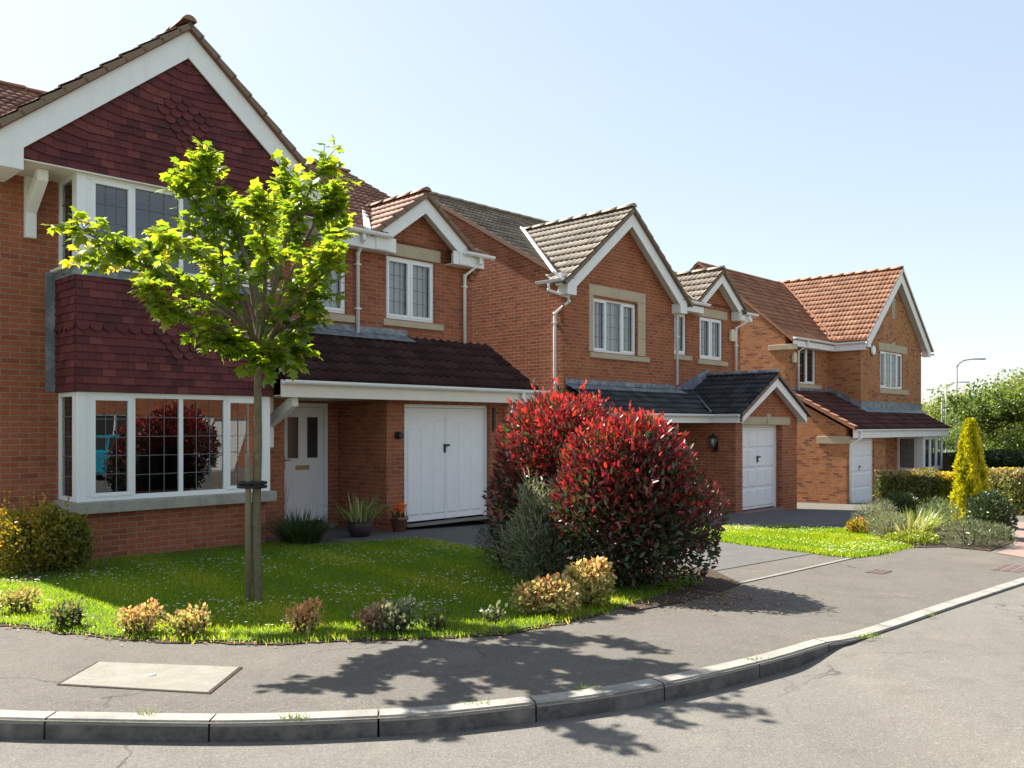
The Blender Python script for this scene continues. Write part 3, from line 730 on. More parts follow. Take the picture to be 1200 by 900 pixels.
def garage_door(h, b, a0, a1, z0, z1, style, handle, recess=.12):
    fr = front(b - recess); F = h.mb(); t = .06
    fbox(F, fr, a0, a0 + t, -.03, .02, z0, z1); fbox(F, fr, a1 - t, a1, -.03, .02, z0, z1); fbox(F, fr, a0 + t, a1 - t, -.029, .019, z1 - t, z1)
    D = h.mb(); x0, x1, y0, y1 = a0 + t + .006, a1 - t - .006, z0 + .025, z1 - t - .006
    fbox(D, fr, x0, x1, -.04, -.008, y0, y1)
    W = x1 - x0
    if style == 'arched':    # up-and-over door with six tall fielded panels under a shallow arch
        n = 6; m = .07; pw = (W - m * 2 - .03 * (n - 1)) / n
        for i in range(n):
            s_ = x0 + m + i * (pw + .03) + (.02 if i >= 3 else -.02) * 0
            f0, f1 = (s_ - x0) / W, (s_ + pw - x0) / W
            arch = lambda f: y1 - .16 - .26 * abs(f - .5) * 2
            zt0, zt1 = arch(f0), arch(f1); zb_ = y0 + .1
            outer = [(s_, zb_), (s_ + pw, zb_), (s_ + pw, zt1), (s_, zt0)]; q = .03
            inner = [(s_ + q, zb_ + q), (s_ + pw - q, zb_ + q), (s_ + pw - q, zt1 - q), (s_ + q, zt0 - q)]
            for k_ in range(4):
                A, B, C_, E_ = outer[k_], outer[(k_ + 1) % 4], inner[(k_ + 1) % 4], inner[k_]
                D.face([fr(A[0], -.0075, A[1]), fr(B[0], -.0075, B[1]), fr(C_[0], .008, C_[1]), fr(E_[0], .008, E_[1])])
            D.face([fr(p[0], .008, p[1]) for p in inner])
        fbox(D, fr, (x0 + x1) / 2 - .008, (x0 + x1) / 2 + .008, -.007, .006, y0 + .02, y1 - .1)
    else:                    # rows of square raised panels
        rows, cols = 4, 4 if style == 'square' else 3
        ph = (y1 - y0 - .05 * (rows + 1)) / rows; pw = (W - .06 * (cols + 1)) / cols
        for r in range(rows):
            for c in range(cols):
                s_ = x0 + .06 + c * (pw + .06); z_ = y0 + .05 + r * (ph + .05); q = .03
                outer = [(s_, z_), (s_ + pw, z_), (s_ + pw, z_ + ph), (s_, z_ + ph)]; inner = [(s_ + q, z_ + q), (s_ + pw - q, z_ + q), (s_ + pw - q, z_ + ph - q), (s_ + q, z_ + ph - q)]
                for k_ in range(4):
                    A, B, C_, E_ = outer[k_], outer[(k_ + 1) % 4], inner[(k_ + 1) % 4], inner[k_]
                    D.face([fr(A[0], -.0075, A[1]), fr(B[0], -.0075, B[1]), fr(C_[0], .012, C_[1]), fr(E_[0], .012, E_[1])])
                D.face([fr(p[0], .012, p[1]) for p in inner])
            if r: fbox(D, fr, x0, x1, -.012, -.0065, y0 + .05 + r * (ph + .05) - .028, y0 + .05 + r * (ph + .05) - .022)
    do = h.build(D, 'garage_door', M['door_white'], recalc=True, bevel=0)
    h.build(F, 'door_frame', M['white'], do, bevel=.005)
    K = h.mb(); hx, hz = handle
    fbox(K, fr, hx - .028, hx + .028, -.007, .02, hz - .09, hz + .07); fbox(K, fr, hx - .03, hx + .1, .02, .05, hz + .03, hz + .065)
    K2 = h.build(K, 'handle', M['black'], do, bevel=.006)
    return do

def lead_flash(h, pts_list, name='flashing'):
    mb = h.mb()
    for poly, vec in pts_list: mb.prism(poly, vec)
    return h.build(mb, name, M['lead'])

def bracket(h, a, b0, z_bot, z_top, proj, w=.11, mat='white_wood'):
    """gallows bracket on a wall face at b=b0"""
    mb = h.mb(); t = .1
    poly = [(a, b0, z_bot), (a, b0 + t, z_bot), (a, b0 + t, z_bot + .32), (a, b0 + proj, z_top - .14), (a, b0 + proj, z_top), (a, b0 + proj - .09, z_top), (a, b0 + t * .9, z_bot + .5), (a, b0 + t * .9, z_top), (a, b0, z_top)]
    mb.prism(poly, (w, 0, 0))
    return h.build(mb, 'bracket', M[mat], bevel=.008)

# ================================================================== HOUSE 1
def house_one():
    h = House(P1, -1.78, 'nearest brick house with dark red tile-hung gable, bay window and arched-panel garage door')
    zg = -1.95
    R, Lf = 2.47, -6.45
    W = h.mb()
    # front walls
    wall(W, front(-.55), Lf, -2.14, zg, 3.45, holes=[(-5.3, -3.0, -.95, .42), (-5.3, -3.0, 2.15, 3.2)])
    wall(W, front(-1.0), -2.14, R, .5, 3.5, holes=[(-1.36, -.62, 1.99, 3.13), (.27, 1.46, 2.0, 3.18)])
    wall(W, front(-1.45), -2.14, -.49, zg, .6, holes=[(-1.70, -.70, -1.77, .39)], reveal=.06)
    W.face([(-2.14, -.55, zg), (-2.14, -1.45, zg), (-2.14, -1.45, 3.4), (-2.14, -.55, 3.4)])
    W.face([(-.49, 0, zg), (-.49, -1.45, zg), (-.49, -1.45, .6), (-.49, 0, .6)])
    wall(W, front(0), -.49, 2.52, zg, .56, holes=[(-.1, 2.0, zg, .37)], reveal=.14)
    # garage right flank and main flanks, back
    W.face([(2.52, 0, zg), (2.52, -1.2, zg), (2.52, -1.2, 1.6), (2.52, -1.05, 1.6), (2.52, 0, .85)])
    for a in (Lf, R):
        f0 = -.55 if a < 0 else -1.0
        W.face([(a, f0, zg), (a, f0, 3.38), (a, -5.5, 5.98), (a, -10, 3.4), (a, -10, zg)])
    W.face([(Lf, -10, zg), (R, -10, zg), (R, -10, 3.4), (Lf, -10, 3.4)])
    W.face([(.0, -1.0, 3.2), (2.0, -1.0, 3.2), (2.0, -1.0, 3.45), (.95, -1.0, 4.22), (0, -1.0, 3.45)][:5])
    # corbelled brick corner under the right eave
    W.box(R - .12, R + .1, -1.0, -.8, 3.16, 3.42); W.box(R - .12, R + .06, -1.0, -.86, 3.06, 3.159); W.box(R - .12, R + .03, -1.0, -.92, 2.96, 3.059)
    # brick plinth under the bay
    W.face([(-5.5, .1, zg), (-2.85, .1, zg), (-2.85, .1, -1.0), (-5.5, .1, -1.0)])
    W.face([(-5.5, .1, zg), (-5.5, -.55, zg), (-5.5, -.55, -1.0), (-5.5, .1, -1.0)])
    W.face([(-2.85, .1, zg), (-2.85, -.55, zg), (-2.85, -.55, -1.0), (-2.85, .1, -1.0)])
    h.build(W, 'wall', M['brick1'], recalc=False)
    # rooms behind the glass
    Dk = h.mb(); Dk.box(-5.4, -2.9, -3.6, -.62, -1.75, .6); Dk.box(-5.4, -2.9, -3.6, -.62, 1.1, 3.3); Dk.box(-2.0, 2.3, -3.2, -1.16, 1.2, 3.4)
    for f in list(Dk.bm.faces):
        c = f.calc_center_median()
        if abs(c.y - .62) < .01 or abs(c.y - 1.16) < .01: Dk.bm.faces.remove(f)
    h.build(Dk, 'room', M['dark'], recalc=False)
    # ---- bay: two storeys of window with tile hanging between
    bf = .15; bl, br = -5.56, -2.8
    for (z0, z1, nz) in ((-1.0, .43, 5), (2.07, 3.26, 4)):
        wo = window(h, front(bf), bl + .12, br - .12, z0, z1, [.225, .25, .25, .225], (3, nz), recess=.045, openers=(0, 3), fw=.07, mw=.06)
        for a0, a1 in ((bl, bl + .12), (br - .12, br)):
            mb = h.mb(); mb.box(a0, a1, bf - .13, bf - .004, z0, z1); h.build(mb, 'corner_post', M['white'], wo, bevel=.008)
        window(h, left(bl), -.55, bf - .13, z0, z1, [1], (2, nz), recess=.03, fw=.06)
        mb = h.mb(); frr = lambda s, o, z: (br + o, s, z)
        window(h, frr, -.55, bf - .13, z0, z1, [1], (2, nz), recess=.03, fw=.06)
        mb.bm.free()
    S = h.mb(); S.prism([(bl - .06, -.56, -1.0), (bl - .06, bf + .09, -1.0), (br + .06, bf + .09, -1.0), (br + .06, -.56, -1.0)], (0, 0, -.15)); h.build(S, 'bay_sill', M['greystone'], bevel=.01)
    S = h.mb(); S.prism([(bl - .1, -.56, 2.065), (bl - .1, bf + .1, 2.065), (br + .1, bf + .1, 2.065), (br + .1, -.56, 2.065)], (0, 0, -.035)); h.build(S, 'bay_sill', M['white'], bevel=.005)
    S = h.mb(); S.prism([(bl - .05, -.56, 2.028), (bl - .05, bf + .055, 2.028), (br + .05, bf + .055, 2.028), (br + .05, -.56, 2.028)], (0, 0, -.1)); h.build(S, 'flashing', M['lead'])
    rowset = {8: lambda s: True, 7: lambda s: abs(s + 4.18) < .32, 6: lambda s: abs(s + 4.18) < .2, 5: lambda s: abs(s + 4.18) < .09}
    fan = lambda r, s: r in rowset and rowset[r](s)
    hung_tiles(h, 'tile_hanging', front(bf + .02), bl - .03, br + .03, .44, 1.97, fancy=fan)
    hung_tiles(h, 'tile_hanging', left(bl - .02), -.55, bf + .03, .44, 1.97, fancy=lambda r, s: r == 8)
    hung_tiles(h, 'tile_hanging', lambda s, o, z: (br + .02 + o, s, z), -.55, bf + .03, .44, 1.97)
    S = h.mb(); S.box(bl + .02, br - .02, -.5, bf + .015, .433, 1.93); h.build(S, 'bay_core', M['white'])
    lead_flash(h, [([(bl - .16, -.545, .44), (bl - .03, -.545, .44), (bl - .03, -.545, 2.03), (bl - .16, -.545, 2.03)], (0, .006, 0))])
    # ---- tall gable
    ac, pit, bg_ = -4.13, .835, .22
    za = 5.50
    hung_tiles(h, 'gable_tile_hanging', front(bg_ - .035), ac - 2.4, ac + 2.4, 3.27, 5.4,
               clips=[((ac, bg_, za - .2), (-pit, 0, 1)), ((ac, bg_, za - .2), (pit, 0, 1))],
               edge=lambda s, z: .11 * max(0, 1 - ((za - .3 - z) / pit - abs(s - ac)) / .42) ** 1.5 if (za - .3 - z) / pit - abs(s - ac) > -.3 else .11,
               fancy=lambda r, s: abs(s - ac) / .4 + abs(r - 9.5) / 4.3 < 1)
    gable_set(h, bg_ + .04, ac, za, 2.5, pit, bh=.38, foot_h=.3, box=.42, depth=.8)
    S = h.mb(); S.box(Lf - .2, ac + 2.3, -.6, bg_ + .0, 3.2 + .045, 3.262); h.build(S, 'soffit', M['cream'])
    gable_roof(h, M['tile_h1'], M['ridge1'], ac, za + .1, 2.62, pit, bg_ + .1, -5.2)
    bracket(h, -5.98, -.55, 2.44, 3.24, .55, w=.13); bracket(h, -2.5, -.55, 2.44, 3.24, .55, w=.13)
    # ---- main roof
    pm = .545; k = math.sqrt(1 + pm * pm); zr = 6.1
    m = slope(h, 'roof', M['tile_h1'], (-6.75, -.68, zr - 4.82 * pm), (1, 0, 0), (0, -1 / k, pm / k), 9.35, 4.82 * k, segs=[(0, 6.75 + .05, 0), (6.75 + .05, 6.75 + 2.02, 2), (6.75 + 2.02, 9.35, 0)])
    slope(h, 'roof', M['tile_h1'], (2.6, -10.32, zr - 4.82 * pm), (-1, 0, 0), (0, 1 / k, pm / k), 9.35, 4.82 * k)
    ridge_tiles(h, m, (-6.75, -5.5, zr + .04), (2.6, -5.5, zr + .04), M['ridge1'])
    V = h.mb(); V.prism([(2.6, -.68, zr - 4.82 * pm - .07), (2.6, -5.5, zr - .07), (2.6, -5.5, zr + .01), (2.6, -.68, zr - 4.82 * pm + .01)], (-.06, 0, 0)); h.build(V, 'verge', M['verge'], m)
    # ---- eaves right of the gable and small gable
    F = h.mb(); F.box(-2.1, .28, -.74, -.71, 3.17, 3.43); F.box(-2.1, .28, -1.0, -.742, 3.175, 3.19); h.build(F, 'fascia', M['white_wood'], bevel=.004)
    F = h.mb(); F.box(1.7, R + .06, -.74, -.71, 3.17, 3.43); F.box(1.7, R + .06, -1.0, -.742, 3.175, 3.19); h.build(F, 'fascia', M['white_wood'], bevel=.004)
    sc_, sz, sp = .98, 4.33, .74
    gable_set(h, -.69, sc_, sz, 1.17, sp, bh=.3, foot_h=.28, box=.3, depth=.26)
    gr = gable_roof(h, M['tile_h1s'], M['ridge1'], sc_, sz + .09, 1.3, sp, -.63, -2.75, clips=[((0, -.68, zr - 4.82 * pm - .2), (0, -pm, -1))])
    V = h.mb(); V.prism([(sc_ - 1.34, -.62, 3.47), (sc_ - .02, -2.55, 4.45), (sc_ - .14, -2.55, 4.47), (sc_ - 1.5, -.62, 3.5)], (0, 0, .035)); h.build(V, 'valley_lining', M['white_wood'], gr)
    gutter(h, (-1.75, -.62, 3.45), (.12, -.62, 3.45)); gutter(h, (1.92, -.62, 3.42), (2.72, -.62, 3.42))
    S = h.mb(); S.box(.2, 1.6, -1.07, -.985, 3.2, 3.43); 
    wr = window(h, front(-1.0), .27, 1.46, 2.0, 3.18, [1, 1], (3, 4), recess=.07, openers=(0, 1), curtain=M['curtain'], sill=(.18, 1.66, 1.86, 1.995, .05, 'stone'))
    h.build(S, 'lintel', M['stone'], wr, bevel=.004)
    window(h, front(-1.0), -1.36, -.62, 1.99, 3.13, [1], (3, 4), recess=.07, openers=(0,), curtain=M['curtain'], sill=(-1.46, -.46, 1.84, 1.985, .05, 'stone'))
    downpipe(h, [(-.5, -.64, 3.4), (-.5, -.64, 3.3), (-.42, -.93, 3.08), (-.42, -.93, 1.66)], clips=(2.9, 2.1))
    downpipe(h, [(2.36, -.64, 3.38), (2.36, -.64, 3.26), (2.2, -.93, 3.02), (2.2, -.93, 1.55)], clips=(2.8,))
    downpipe(h, [(-1.95, -.6, 3.4), (-2.0, -.93, 3.1), (-2.0, -.93, 1.6)], clips=(2.2,))
    # ---- lean-to roof over porch and garage
    p2 = .66; k = math.sqrt(1 + p2 * p2); H = 1.46
    lr = slope(h, 'porch_roof', M['tile_porch1'], (-2.74, .46, .70), (1, 0, 0), (0, -1 / k, p2 / k), 5.6, H * k, .3, .2, .05, pf=(0, .12, 1, .3))
    V = h.mb(); V.prism([(2.86, .46, .6), (2.86, -1.02, .6 + 1.48 * p2), (2.86, -1.02, .7 + 1.48 * p2), (2.86, .46, .7)], (-.07, 0, 0)); h.build(V, 'verge', M['terracotta'], lr)
    lead_flash(h, [([(-2.1, -.985, 1.63), (.75, -.985, 1.63), (.75, -.985, 1.80), (-2.1, -.985, 1.80)], (0, .012, 0)), ([(-2.1, -.97, 1.68), (.75, -.97, 1.68), (.75, -.72, 1.56), (-2.1, -.72, 1.56)], (0, 0, .012))])
    F = h.mb(); F.box(-2.78, 2.95, .40, .43, .42, .68); h.build(F, 'fascia', M['cream'], bevel=.004)
    S = h.mb(); S.box(-2.76, 2.9, -1.45, .398, .435, .45); h.build(S, 'soffit', M['cream'])
    gutter(h, (-2.78, .49, .665), (3.12, .49, .665))
    downpipe(h, [(2.42, .49, .63), (2.42, .49, .45), (2.42, .06, .2), (2.42, .06, -1.75)], r=.036, clips=(-.3,))
    bracket(h, -2.5, -.55, -.36, .43, .82, w=.11)
    garage_door(h, 0, -.1, 2.0, -1.75, .37, 'arched', (.92, -.42), recess=.1)
    St = h.mb(); St.box(-.1, 2.0, -.2, .12, -1.79, -1.765); h.build(St, 'threshold', M['slab'])
    # light beside the garage door
    K = h.mb(); K.tube([(-.25, .0, -.18), (-.25, .06, -.18)], .07, 14); K.tube([(-.25, .06, -.18), (-.25, .11, -.18)], [.06, .045], 14); h.build(K, 'wall_lamp', M['black'])
    K = h.mb(); K.box(2.07, 2.13, .0, .035, -.12, .34); h.build(K, 'alarm_cover', M['black'])
    # ---- front door
    fr = front(-1.5); D = h.mb()
    fbox(D, fr, -1.64, -.78, -.04, 0, -1.72, .31)
    d0, d1 = -1.64, -.78
    for (x0, x1) in ((d0 + .12, d0 + .34), (d1 - .34, d1 - .12)):
        fbox(D, fr, x0 - .03, x1 + .03, .0, .015, -.62, -.59); fbox(D, fr, x0 - .03, x1 + .03, .0, .015, .14, .17); fbox(D, fr, x0 - .03, x0, .0, .0149, -.59, .14); fbox(D, fr, x1, x1 + .03, 0, .0149, -.59, .14)
        for q in range(2):
            xx = x0 - .02 + q * .13; fbox(D, fr, xx, xx + .1, 0, .01, -1.6, -.95)
    do = h.build(D, 'front_door', M['white'], bevel=.004)
    F = h.mb(); fbox(F, fr, -1.70, -1.642, -.03, .035, -1.77, .39); fbox(F, fr, -.778, -.70, -.03, .035, -1.77, .39); fbox(F, fr, -1.642, -.778, -.03, .034, .315, .39); h.build(F, 'door_frame', M['white'], do, bevel=.004)
    G = h.mb()
    for (x0, x1) in ((d0 + .12, d0 + .34), (d1 - .34, d1 - .12)): fbox(G, fr, x0, x1, 0, .004, -.59, .14)
    h.build(G, 'door_pane', M['obscure'], do)
    K = h.mb(); fbox(K, fr, -1.35, -1.07, 0, .015, -.8, -.72); h.build(K, 'letter_box', M['brass'], do, bevel=.004)
    K = h.mb(); fbox(K, fr, -1.6, -1.56, 0, .012, -.78, -.55); K.tube([fr(-1.58, .012, -.62), fr(-1.58, .05, -.62), fr(-1.48, .055, -.62)], .011, 8); h.build(K, 'handle', M['brass'], do)
    K = h.mb(); fbox(K, fr, -1.75, -.65, -.05, .18, -1.86, -1.78); h.build(K, 'doorstep', M['greystone'], do)
    return h
house_one()

# ================================================================== HOUSE 2
def house_two():
    h = House(P2, -2.13, 'middle brick house with pale weathered roof, stone-framed window and gabled garage')
    zg = -2.4; Lf, R = -5.08, 2.68
    W = h.mb()
    wall(W, front(-1.5), Lf, -.86, zg, 3.2, holes=[(-4.08, -2.42, 1.64, 2.86)])
    wall(W, front(-1.64), -.86, R, zg, 3.25, holes=[(-.72, -.08, 1.8, 2.86), (.55, 1.72, 1.75, 2.86), (-1.75 + .95, -.66, -2.1, -.0)])
    W.face([(-.86, -1.5, zg), (-.86, -1.64, zg), (-.86, -1.64, 3.2), (-.86, -1.5, 3.2)])
    W.face([(-5.08, -1.5, 3.2), (-.86, -1.5, 3.2), (-.86, -1.5, 3.3), (-2.95, -1.5, 4.75), (-5.08, -1.5, 3.3)])
    W.face([(.2, -1.64, 3.2), (2.3, -1.64, 3.2), (2.3, -1.64, 3.25), (1.25, -1.64, 4.05), (.2, -1.64, 3.25)])
    for a in (Lf, R):
        W.face([(a, -1.5 if a < 0 else -1.64, zg), (a, -1.5 if a < 0 else -1.64, 3.18), (a, -6.1, 5.72), (a, -10.6, 3.2), (a, -10.6, zg)])
    W.face([(Lf, -10.6, zg), (R, -10.6, zg), (R, -10.6, 3.2), (Lf, -10.6, 3.2)])
    # garage
    wall(W, front(.1), -.68, 2.53, zg, .3, holes=[(-.35, 1.68, zg, .0)], reveal=.22)
    W.face([(-.68, .1, .3), (2.53, .1, .3), (.93, .1, 1.14)])
    W.face([(-.68, .1, zg), (-.68, -1.64, zg), (-.68, -1.64, .3), (-.68, .1, .3)]); W.face([(2.53, .1, zg), (2.53, -1.64, zg), (2.53, -1.64, .3), (2.53, .1, .3)])
    h.build(W, 'wall', M['brick2'], recalc=False)
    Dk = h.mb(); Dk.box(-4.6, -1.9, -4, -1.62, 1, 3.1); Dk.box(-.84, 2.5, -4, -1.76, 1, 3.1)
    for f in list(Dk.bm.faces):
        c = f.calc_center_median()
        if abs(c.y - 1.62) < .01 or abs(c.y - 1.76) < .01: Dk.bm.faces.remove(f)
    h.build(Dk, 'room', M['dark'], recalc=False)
    # windows
    window(h, front(-1.5), -4.08, -2.42, 1.64, 2.86, [1, 1.1, 1], (3, 4), recess=.1, openers=(0, 2), curtain=M['curtain'],
           sill=(-4.22, -1.98, 1.5, 1.635, .05, 'stone'), lintel=[(-4.24, -3.17, 2.9, 3.13), (-3.165, -2.1, 2.9, 3.13), (-4.24, -4.09, 1.64, 2.898), (-2.41, -2.1, 1.64, 2.05), (-2.41, -2.1, 2.055, 2.45), (-2.41, -2.1, 2.455, 2.898)])
    window(h, front(-1.64), -.72, -.08, 1.8, 2.86, [1], (2, 4), recess=.07, openers=(0,), curtain=M['curtain'], sill=(-.85, .12, 1.66, 1.795, .05, 'stone'))
    window(h, front(-1.64), .55, 1.72, 1.75, 2.86, [1, 1], (3, 4), recess=.07, openers=(0, 1), curtain=M['curtain'], sill=(.42, 1.92, 1.6, 1.745, .05, 'stone'), lintel=[(.4, 1.95, 2.87, 3.09)])
    # main roof
    pm = .565; k = math.sqrt(1 + pm * pm); zr = 5.82; run = 4.82
    m = slope(h, 'roof', M['tile_h2'], (Lf - .06, -1.28, zr - run * pm), (1, 0, 0), (0, -1 / k, pm / k), R - Lf + .12, run * k, segs=[(0, .14, 0), (.14, 4.22, 2), (4.22, 5.36, 0), (5.36, 7.36, 2), (7.36, R - Lf + .12, 0)])
    slope(h, 'roof', M['tile_h2'], (R + .06, -10.92, zr - run * pm), (-1, 0, 0), (0, 1 / k, pm / k), R - Lf + .12, run * k)
    ridge_tiles(h, m, (Lf - .06, -6.1, zr + .04), (R + .06, -6.1, zr + .04), M['ridge2'])
    for a in (Lf - .07, R + .02):
        V = h.mb(); V.prism([(a, -1.28, zr - run * pm - .09), (a, -6.1, zr - .09), (a, -6.1, zr + .015), (a, -1.28, zr - run * pm + .015)], (.05, 0, 0)); h.build(V, 'verge', M['terracotta'] if a > 0 else M['ridge1'], m)
    # large front gable
    gc, gz_, gp = -2.97, 4.9, .81
    gable_set(h, -1.24, gc, gz_, 2.3, gp, bh=.33, foot_h=.27, box=.3, depth=.27)
    g1 = gable_roof(h, M['tile_h2'], M['ridge2'], gc, gz_ + .09, 2.44, gp, -1.17, -4.75, clips=[((0, -1.28, zr - run * pm - .22), (0, -pm, -1))])
    V = h.mb(); V.prism([(gc - 2.5, -1.35, 3.14), (gc - .05, -4.62, 5.02), (gc - .2, -4.62, 5.04), (gc - 2.66, -1.35, 3.18)], (0, 0, .05)); V.box(gc - 2.45, gc - 2.02, -1.45, -1.28, 2.95, 3.2); h.build(V, 'valley_lining', M['white_wood'], g1)
    # small right gable
    sc_, sz, sp = 1.22, 4.06, .76
    gable_set(h, -1.36, sc_, sz, 1.2, sp, bh=.28, foot_h=.28, box=.28, depth=.26)
    g2 = gable_roof(h, M['tile_h2'], M['ridge2'], sc_, sz + .08, 1.33, sp, -1.3, -3.2)
    V = h.mb(); V.prism([(sc_ - 1.3, -1.33, 3.14), (sc_ - .02, -3.0, 4.15), (sc_ - .14, -3.0, 4.17), (sc_ - 1.46, -1.33, 3.18)], (0, 0, .03)); h.build(V, 'valley_lining', M['ridge2'], g2)
    F = h.mb(); F.box(-.72, .22, -1.36, -1.33, 2.87, 3.1); F.box(-.72, .22, -1.64, -1.362, 2.875, 2.89); h.build(F, 'fascia', M['white_wood'], bevel=.004); F = h.mb(); F.box(2.2, R + .1, -1.36, -1.33, 2.87, 3.1); h.build(F, 'fascia', M['white_wood'], bevel=.004)
    gutter(h, (-.75, -1.27, 3.11), (.42, -1.27, 3.11)); gutter(h, (2.28, -1.27, 3.08), (2.95, -1.27, 3.08))
    gutter(h, (gc - 2.5, -1.95, 3.06), (gc - 2.5, -1.2, 3.06))
    downpipe(h, [(gc - 2.5, -1.6, 3.02), (gc - 2.5, -1.6, 2.86), (-5.0, -1.47, 2.76), (-5.0, -1.44, 2.66), (-5.13, -1.72, 2.4), (-5.13, -1.72, -2.1)], r=.036, clips=(2.2, .9))
    downpipe(h, [(-.8, -1.27, 3.07), (-.8, -1.27, 2.95), (-.8, -1.45, 2.78), (-.8, -1.45, 1.0)], clips=(2.2,))
    downpipe(h, [(2.5, -1.27, 3.04), (2.5, -1.27, 2.9), (2.3, -1.56, 2.68), (2.3, -1.56, 1.1)], clips=(2.2,))
    K = h.mb(); K.prism([(2.0, -1.63, 2.3), (2.0, -1.63, 2.55), (2.07, -1.63, 2.64), (2.2, -1.63, 2.64), (2.27, -1.63, 2.55), (2.27, -1.63, 2.3)], (0, .09, 0)); h.build(K, 'alarm_box', M['creamplastic'], bevel=.02)
    # garage gable and lean-to canopy
    gc, gz_, gp = .93, 1.2, .56
    gable_set(h, .34, gc, gz_, 1.68, gp, bh=.24, foot_h=0, depth=.24)
    g3 = gable_roof(h, M['tile_porch2'], M['lead'], gc, gz_ + .09, 1.8, gp, .4, -1.62, gauge=.25, amp=.026)
    p2 = .55; k = math.sqrt(1 + p2 * p2)
    slope(h, 'porch_roof', M['tile_porch2'], (-5.0, -.42, .27), (1, 0, 0), (0, -1 / k, p2 / k), 5.2, 1.1 * k, .25, .15, .02)
    lead_flash(h, [([(-5.05, -1.49, .82), (-.86, -1.49, .82), (-.86, -1.49, 1.0), (-5.05, -1.49, 1.0)], (0, .012, 0)), ([(-.86, -1.63, .82), (.1, -1.63, 1.2), (.95, -1.63, 1.5), (.95, -1.63, 1.3), (.1, -1.63, .9), (-.86, -1.63, .5)], (0, .03, 0)), ([(-5.05, -1.478, .87), (-.6, -1.478, .87), (-.6, -1.28, .78), (-5.05, -1.28, .78)], (0, 0, .012))])
    V = h.mb(); V.prism([(-.92, -.4, .3), (.15, -1.6, .86), (.05, -1.6, .9), (-1.04, -.4, .33)], (0, 0, .04)); h.build(V, 'valley_lining', M['lead'], g3)
    F = h.mb(); F.box(-4.98, -.86, -.47, -.44, .05, .26); F.box(-.88, -.85, -.44, .30, .05, .26); F.box(-4.98, -.7, -1.6, -.472, .055, .07); F.box(-.848, -.66, -.5, .31, .055, .07); F.box(2.62, 2.65, -1.5, .3, .05, .24); h.build(F, 'fascia', M['white_wood'], bevel=.003)
    gutter(h, (-5.0, -.38, .245), (-.94, -.38, .245)); gutter(h, (-.94, -.4, .245), (-.94, .34, .245)); gutter(h, (2.7, .3, .22), (2.7, -1.4, .22))
    do = garage_door(h, .1, -.35, 1.68, -2.12, 0, 'square', (.72, -.85), recess=.18)
    S = h.mb(); fr = front(.1); fbox(S, fr, -.4, .84, -.2, .015, .005, .2); fbox(S, fr, 1.02, 2.1, -.2, .015, .005, .2); fbox(S, fr, .843, 1.017, -.2, .03, .005, .28); h.build(S, 'lintel', M['stone'], do, bevel=.004)
    S = h.mb(); S.box(-.35, 1.68, -.14, .16, -2.2, -2.125); h.build(S, 'threshold', M['paver'])
    # front door, mostly behind the red shrub
    fr = front(-1.66); D = h.mb(); fbox(D, fr, -1.62, -.76, -.04, .03, -2.1, -.05); do = h.build(D, 'front_door', M['white'], bevel=.004)
    F = h.mb(); fbox(F, fr, -1.7, -1.622, -.03, .17, -2.13, .0); fbox(F, fr, -.758, -.69, -.03, .1, -2.13, .0); fbox(F, fr, -1.622, -.758, -.03, .099, -.048, 0); h.build(F, 'door_frame', M['white'], do, bevel=.004)
    G = h.mb(); fbox(G, fr, -1.0, -.86, .03, .034, -1.0, -.25); fbox(G, fr, -1.5, -1.36, .03, .034, -1.0, -.25); h.build(G, 'door_pane', M['obscure'], do)
    # coach lantern on the garage flank
    fr = left(-.68); s_, z_ = -.42, -.42
    K = h.mb(); K.T = h.T
    fbox(K, fr, s_ - .05, s_ + .05, 0, .02, z_ - .22, z_ + .02)
    K.tube([fr(s_, .02, z_ - .16), fr(s_, .1, z_ - .22), fr(s_, .16, z_ - .18), fr(s_, .16, z_ - .13)], .012, 8)
    cx, cy, cz = fr(s_, .16, z_)
    K.lathe([(.02, -.14), (.06, -.125), (.065, -.11)], (cx, cy, cz), 6); K.lathe([(.12, .1), (.11, .12), (.05, .18), (.02, .19), (.018, .22), (0, .23)], (cx, cy, cz), 6)
    for q in range(6):
        a = 2 * math.pi * q / 6; K.tube([(cx + .062 * math.cos(a), cy + .062 * math.sin(a), cz - .11), (cx + .105 * math.cos(a), cy + .105 * math.sin(a), cz + .1)], .007, 6)
    lo = h.build(K, 'lantern', M['black'])
    K = h.mb(); K.lathe([(.055, -.108), (.097, .098)], (cx, cy, cz), 6); h.build(K, 'lantern_glass', M['lampglass'], lo)
house_two()

